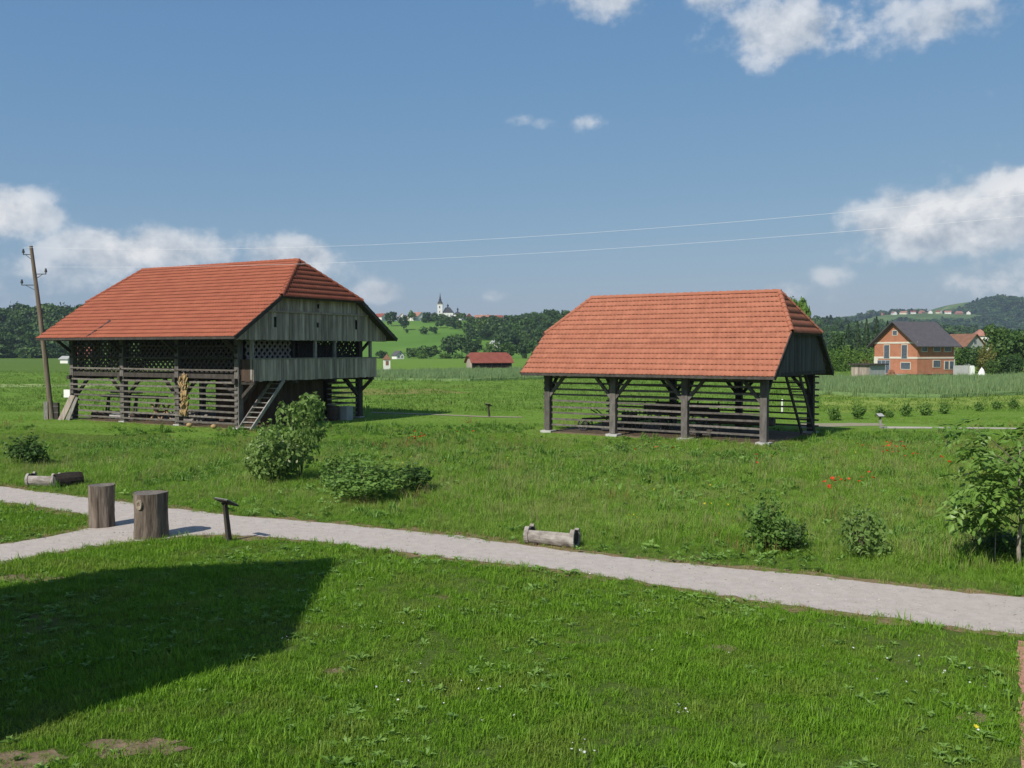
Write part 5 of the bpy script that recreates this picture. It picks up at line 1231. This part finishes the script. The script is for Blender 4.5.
for x in (-1.3, 1.3):
    piece('axle', M_CART, o, (x, -.85, .5), (x, .85, .5), .12, .12)
    for y in (-.85, .85): wheel(o, (x, y, .5), .5, M_GREYWOOD)
piece('drawbar', M_CART, o, (-1.9, 0, .6), (-3.6, 0, .35), .1, .1)
o = empty('seed_drill', hr(-7.3, 2.2, .03), HRR, 'old iron rake with curved tines on top of its frame in the middle bay', 'implement')
piece('frame_bar', M_STEEL, o, (-1.0, 0, 1.05), (1.0, 0, 1.05), .08, .08)
for k in range(9):
    x = -.95+k*.237; MB().tube([(x, .0, 1.05), (x, -.25, 1.3), (x, -.55, 1.12), (x, -.62, .6), (x, -.45, .12)], .018, 5).build('tine', M_STEEL, o)
for x in (-1.1, 1.1): wheel(o, (x, .1, .45), .45, M_STEEL).rotation_euler = (0, 0, 1.57)
o = empty('plough', hr(-10.0, 2.0, .03), HRR, 'iron plough with two handles behind the rails of the outermost bay', 'plough')
piece('beam', M_CART, o, (-1.0, 0, .62), (.9, 0, .75), .1, .12)
for s in (-1, 1): MB().tube([(.6, 0, .6), (.1, s*.18, .95), (-.3, s*.28, 1.18)], .03, 6).build('handle', M_CART, o)
MB().prism([(.2, -.02, .05), (.9, -.02, .12), (.7, -.02, .55), (.25, -.02, .6)], (0, .08, 0)).build('share', M_STEEL, o)
for y in (-.28, .28): wheel(o, (-.8, y, .32), .32, M_STEEL)
o = empty('cider_press', hr(-8.7, 3.2, .03), HRR, 'low wooden stand with a ring of staves beside the second front post', 'press')
for k in range(14): a = k*.449; piece('stave', M_CART, o, (math.cos(a)*.42, math.sin(a)*.42, .35), (math.cos(a)*.42, math.sin(a)*.42, .95), .16, .03, up=(math.cos(a), math.sin(a), 0))
MB().box((0, 0, .3), (1.1, 1.1, .1)).build('tray', M_CART, o)
for x in (-.45, .45):
    for y in (-.45, .45): piece('leg', M_CART, o, (x, y, 0), (x, y, .28), .1, .1)
o = empty('roller', hr(-2.2, 2.9, .03), HRR, 'long hollowed trunk on short legs behind the rails near the corner post', 'log')
MB().tube([(-1.7, 0, .85), (-.6, 0, .88), (.7, 0, .86), (1.7, 0, .84)], [.24, .27, .26, .23], 14, jit=.05).build('trunk', M_CART, o)
for x in (-1.2, 1.1):
    for s in (-1, 1): piece('leg', M_GREYWOOD, o, (x, s*.25, 0), (x, s*.08, .68), .08, .08)
o = empty('harrow', hr(-4.2, 1.6, .03), HRR, 'wooden tined harrow leaning in the bay between wagon and corner post', 'harrow')
for k in range(4): piece('bar', M_CART, o, (-.6, k*.2, .15+k*.22), (.9, k*.2, .15+k*.22), .07, .07)
for k in range(4): piece('cross_bar', M_CART, o, (-.5+k*.42, -.05, .08), (-.5+k*.42, .68, .88), .06, .06)
p = AT(782, 421, 66); o = empty('marker_post', (p.x, 66, 0), 0, 'thin white marker post in the field seen past the open end of the hayrack', 'post')
MB().tube([(0, 0, -.1), (0, 0, .95)], .06, 8).build('shaft', M_WHITE, o); MB().tube([(0, 0, .95), (0, 0, 1.02)], [.06, .02], 8).build('tip', M_WHITE, o)

# ------------------------------------------------------------------ shrubs, young walnut, flowers
def shrub(name, label, px, py, w, h, mat, n, leaf, seed, kind='bush', stems=5, group=None, dx=0):
    o = empty(name, on(px, py), random.random()*6, label, 'shrub', group)
    c = link('foliage', crown_mesh('foliage', mat, kind, n, leaf, seed), o); c.scale = (w, w, h)
    rr = random.Random(seed)
    for k in range(stems):
        a = rr.random()*6.28; q = w*.25*rr.random(); MB().tube([(0, 0, -.05), (math.cos(a)*q*.5, math.sin(a)*q*.5, h*.35), (math.cos(a)*q, math.sin(a)*q, h*.75)], [.022, .015, .006], 5).build('stem', M_BARK, o)
    return o
M_SHRUB = leafmat('shrub_leaf', (.07, .15, .025), (.17, .29, .06), .3)
M_ELDER = leafmat('elder_leaf', (.10, .19, .035), (.25, .36, .10), .35)
M_HIGHLIGHT = leafmat('highlight_leaf', (.36, .38, .2), (.48, .48, .3), .3)
e1 = shrub('elder_shrub', 'dense rounded elder shrub with pale painted leaf highlights in the meadow', 272, 484, 2.0, 2.05, M_ELDER, 2800, .034, 501)
pts, nn = lobes_cloud([(0, 0, .42, .46, .46, .42)], 60, np.random.default_rng(77), .95); kp = pts[:, 2] > .2
V, F = leaf_quads(pts[kp], nn[kp]*.3+np.array([0, 0, 1]), .032, np.random.default_rng(78)); b = link('leaf_highlights', mesh_from('leaf_highlights', V, F), e1, M_HIGHLIGHT); b.scale = (2.0, 2.0, 2.05); b['kind'] = 'stuff'  # pale quads paint in bright highlights on the leaves
e2 = shrub('sapling', 'taller airy sapling growing against the elder shrub', 301, 480, 2.5, 3.0, M_ELDER, 1500, .033, 502, 'tall', 4)
shrub('willow_shrub', 'low spreading shrub between the sapling and the dark bramble', 366, 501, 2.8, 1.35, M_SHRUB, 2600, .028, 503)
shrub('willow_shrub', 'small low shrub filling the gap beside the sapling', 338, 490, 1.5, 1.25, M_SHRUB, 1200, .036, 505)
shrub('bramble', 'dark bramble clump at the end of the low spreading shrub', 412, 492, 1.8, .95, M_LEAF, 1400, .036, 504)
shrub('bramble', 'low dark shrub beside the path behind the small log trough', 27, 467, 2.0, 1.25, M_LEAF, 1800, .035, 506)
shrub('willow_shrub', 'bushy green shrub in the meadow across the path from the bare lawn', 768, 549, 1.3, 1.25, M_SHRUB, 1900, .036, 507)
shrub('bramble', 'small dark shrub at the foot of the bushy green shrub', 797, 552, .8, .68, M_LEAF, 900, .045, 508)
shrub('sapling', 'small shrub with long drooping leaves between bushy shrub and walnut', 861, 559, 1.1, 1.2, M_ELDER, 800, .05, 509)
shrub('willow_shrub', 'dark undergrowth in the shade at the walnut trunk', 1000, 560, 1.3, .75, M_LEAF, 1500, .036, 510)
shrub('thistle_clump', 'small green clump before the third front post of the open hayrack', 622, 455, .8, .55, M_SHRUB, 500, .06, 511)
for i, (px, py, w, h, lab) in enumerate([(834, 420.5, 1.0, .95, 'first shrub of the row, nearest the hayrack'), (858, 419, 1.1, .95, 'second shrub of the row along the track'), (880, 417.5, .8, .8, 'third shrub of the row, left of the lectern post'),
     (890, 418, .7, .55, 'low shrub of the row right behind the lectern post'), (906, 416.5, .95, .95, 'fifth shrub of the row along the track'), (925, 415.5, 1.0, .95, 'middle shrub of the row before the yellow strip'),
     (944.5, 414, .9, .85, 'seventh shrub of the row along the track'), (979.5, 411.5, .75, .7, 'shrub of the row after the gap'), (997, 410.5, .85, .8, 'last but one shrub of the row, above the walnut'), (1013, 409, .85, .85, 'outermost shrub of the row, above the walnut')]):
    shrub('row_shrub', lab, px, py, w, h, M_SHRUB, 650, .065, 520+i, group='shrubs planted in a row along the field track', stems=2)

def walnut():
    P = on(1020, 571); o = empty('walnut_tree', P, 0, 'young walnut tree with pale trunk and large drooping leaves beside the path', 'tree'); rr = random.Random(12)
    M_T = surf('walnut_bark', [(.3, (.20, .17, .13)), (.7, (.36, .32, .26))], 12, .9)
    MB().tube([(0, 0, -.1), (-.03, .02, .5), (.0, 0, 1.0), (-.05, 0, 1.6), (-.02, .05, 2.45)], [.05, .042, .036, .026, .012], 9).build('trunk', M_T, o, True)
    tips = []
    for i in range(17):
        z = .80+1.55*(i+.5)/17; a = i*2.4+rr.uniform(-.4, .4); L = rr.uniform(.62, 1.05)*(1.15-.30*abs(z-1.6)); up = rr.uniform(.15, .5)+1.3*max(0, z-1.75)
        if i in (0, 5, 9, 13): a = math.pi+rr.uniform(-.5, .5); L *= 1.05
        b = Vector((-.03, 0, z)); e = b+Vector((math.cos(a)*L, math.sin(a)*L, up*L*.8)); m_ = b.lerp(e, .5)+Vector((0, 0, .08))
        MB().tube([b, m_, e], [.014, .009, .004], 6).build('branch', M_BARK, o); tips += [(m_, a), (b.lerp(e, .75)+Vector((0, 0, .04)), a), (e, a)]
    M_WL = leafmat('walnut_leaf', (.085, .18, .025), (.22, .35, .07), .3, .4, spec=.4, objw=.7)
    metas = []
    for v in range(4):
        V, F = [], []; q = random.Random(v+40)
        for k in range(7):                                     # pinnate leaf: three pairs and an end leaflet
            t = .10+.075*(k//2) if k < 6 else .34; s = (-1 if k % 2 else 1) if k < 6 else 0; l = q.uniform(.10, .15)*(1.15 if k == 6 else 1); w = l*.30
            base = np.array([t, 0, -.25*t*t*3]); d = np.array([.45, s*.9, -.35]) if s else np.array([1, 0, -.55]); d = d/np.linalg.norm(d); sd = np.cross(d, [0, 0, 1.]); sd /= np.linalg.norm(sd); up = np.cross(sd, d)
            b0 = len(V); V += [base, base+d*l*.45+sd*w+up*.012, base+d*l*.45-up*.008, base+d*l*.45-sd*w+up*.012, base+d*l]; F += [(b0, b0+1, b0+2), (b0, b0+2, b0+3), (b0+1, b0+4, b0+2), (b0+2, b0+4, b0+3)]
        b0 = len(V); V += [np.array([0, -.003, 0]), np.array([0, .003, 0]), np.array([.34, 0, -.09])]; F += [(b0, b0+1, b0+2)]
        me = mesh_from('leaf', V, F); me.materials.append(M_WL); metas.append(me)
    for i in range(300):
        (p, a) = tips[i % len(tips)]
        c = link('leaf', metas[i % 4], o); c.location = p+Vector((rr.gauss(0, .13), rr.gauss(0, .13), rr.gauss(0, .13))); c.rotation_euler = (rr.uniform(-.5, .5), rr.uniform(-.5, .6), a+rr.gauss(0, 1.2)); k = rr.uniform(1.1, 1.6); c.scale = (k, k, k)
    return o
walnut()
st = empty('stake', on(985, 566), 0, 'thin pale stick slanting beside the walnut tree', 'stick'); MB().tube([(-.75, .2, .92), (-.2, 0, .93), (.18, -.05, .90)], .010, 5).build('stick', M_GREYWOOD, st); MB().tube([(.18, -.05, -.05), (.18, -.05, .95)], .012, 6).build('peg', M_GREYWOOD, st)

def blossoms(name, mat, spots, r, zlo, zhi, petals=5, seed=0):
    rr = random.Random(seed); V, F = [], []
    for (px, py, n, sp) in spots:
        c = on(px, py)
        for i in range(n):
            x, y, z = c.x+rr.gauss(0, sp), c.y+rr.gauss(0, sp*1.6), rr.uniform(zlo, zhi); t = Matrix.Rotation(rr.uniform(-.7, .7), 3, 'X') @ Matrix.Rotation(rr.uniform(-.7, .7), 3, 'Y'); b = len(V); q = r*rr.uniform(.7, 1.25)
            V.append((x, y, z))
            for k in range(petals*2):
                a = k*math.pi/petals; v = t @ Vector((math.cos(a)*q*(1 if k % 2 == 0 else .7), math.sin(a)*q*(1 if k % 2 == 0 else .7), q*.45)); V.append((x+v.x, y+v.y, z+v.z))
            F += [(b, b+1+k, b+1+(k+1) % (petals*2)) for k in range(petals*2)]
    me = mesh_from(name, V, F); me.materials.append(mat); o = link(name, me); o['kind'] = 'stuff'; return o
M_POPPY = leafmat('poppy_petal', (.55, .045, .01), (.72, .10, .02), .3, objw=0)
M_YEL = leafmat('yellow_petal', (.62, .48, .02), (.75, .62, .05), .3, objw=0)
M_DAISY = leafmat('white_petal', (.70, .70, .66), (.82, .82, .80), .3, objw=0)
blossoms('poppy_blossoms', M_POPPY, [(888, 459, 16, .45), (898, 466, 8, .5), (828, 502, 5, .2), (847, 500, 4, .12), (871, 496, 4, .3), (417, 446, 7, .35), (408, 449, 4, .3), (640, 462, 3, .5), (480, 440, 4, .9), (745, 480, 3, .6), (935, 470, 4, .7), (780, 470, 3, .6)], .068, .42, .68, 4, 1)
blossoms('yellow_blossoms', M_YEL, [(638, 533, 5, .12), (714, 519, 8, .2), (742, 530, 8, .25), (912, 521, 3, .15), (600, 470, 6, 1.2), (690, 500, 8, 1.0), (975, 754, 1, .02), (400, 470, 6, 1.0), (840, 470, 6, 1.2)], .028, .28, .5, 6, 2)
blossoms('daisy_blossoms', M_DAISY, [(415, 681, 12, .25), (585, 753, 8, .12), (683, 715, 7, .10), (640, 625, 12, .5), (470, 700, 10, .4), (420, 618, 8, .2), (950, 690, 8, .4), (880, 655, 10, .5), (300, 640, 6, .4)], .016, .06, .085, 6, 3)

# the farmhouse beside the viewer, which throws its shadow over the lawn
def farmhouse():
    P = [(-8.99, 12.9), (-11.6, 12.3), (-13.5, 11.8), (-14.8, 10.4), (-17.5, 4.0), (-12.6, 2.0), (-8.67, 6.8)]
    H = 8.0; o = empty('farmhouse', (0, 0, 0), 0, 'tall unseen farmhouse shading the lawn before the path', 'house')
    cx, cy = -13.2, 6.2; ins = [(cx+(x-cx)*.98, cy+(y-cy)*.98) for x, y in P]
    MB().prism([(x, y, -.1) for x, y in ins], (0, 0, H-.1)).build('wall', M_BOARD_B, o)  # walls made dark to cut light bounced onto the shaded lawn
    n = len(P); m = MB(); m.v = [(x, y, H) for x, y in P]+[(x, y, H-.18) for x, y in P]+[(-12.0, 8.6, H+1.4), (-13.2, 5.8, H+1.4)]
    for i in range(n):
        j = (i+1) % n; m.f.append((i, n+i, n+j, j)); a = 2*n if P[i][1] > 6 else 2*n+1; b = 2*n if P[j][1] > 6 else 2*n+1
        m.f.append((i, j, b, a) if a != b else (i, j, a))
    m.f.append(tuple(range(2*n-1, n-1, -1))); m.build('roof', M_RROOF, o)
    for k in range(3):
        a = Vector((*ins[0], 0)).lerp(Vector((*ins[6], 0)), .2+.3*k); f = MB().box((a.x+.02, a.y, 5.6), (.12, 1.1, 1.5), Matrix.Rotation(.0, 3, 'Z')).build('window', M_BEAM, o); MB().box((a.x+.06, a.y, 5.6), (.12, .9, 1.3)).build('pane', M_GLASS, f)
farmhouse()

# ------------------------------------------------------------------ summer haze
hz_m = bpy.data.materials.new('haze'); nt, N, L = nodes(hz_m); out = N.new('ShaderNodeOutputMaterial'); pv = N.new('ShaderNodeVolumePrincipled')
pv.inputs['Color'].default_value = (.70, .84, 1, 1); pv.inputs['Density'].default_value = HAZE = 0.00013; pv.inputs['Anisotropy'].default_value = .2
L.new(pv.outputs[0], out.inputs['Volume'])
hzb = MB().box((0, 1500, 82), (5400, 4000, 170)).build('haze', hz_m); hzb['kind'] = 'stuff'
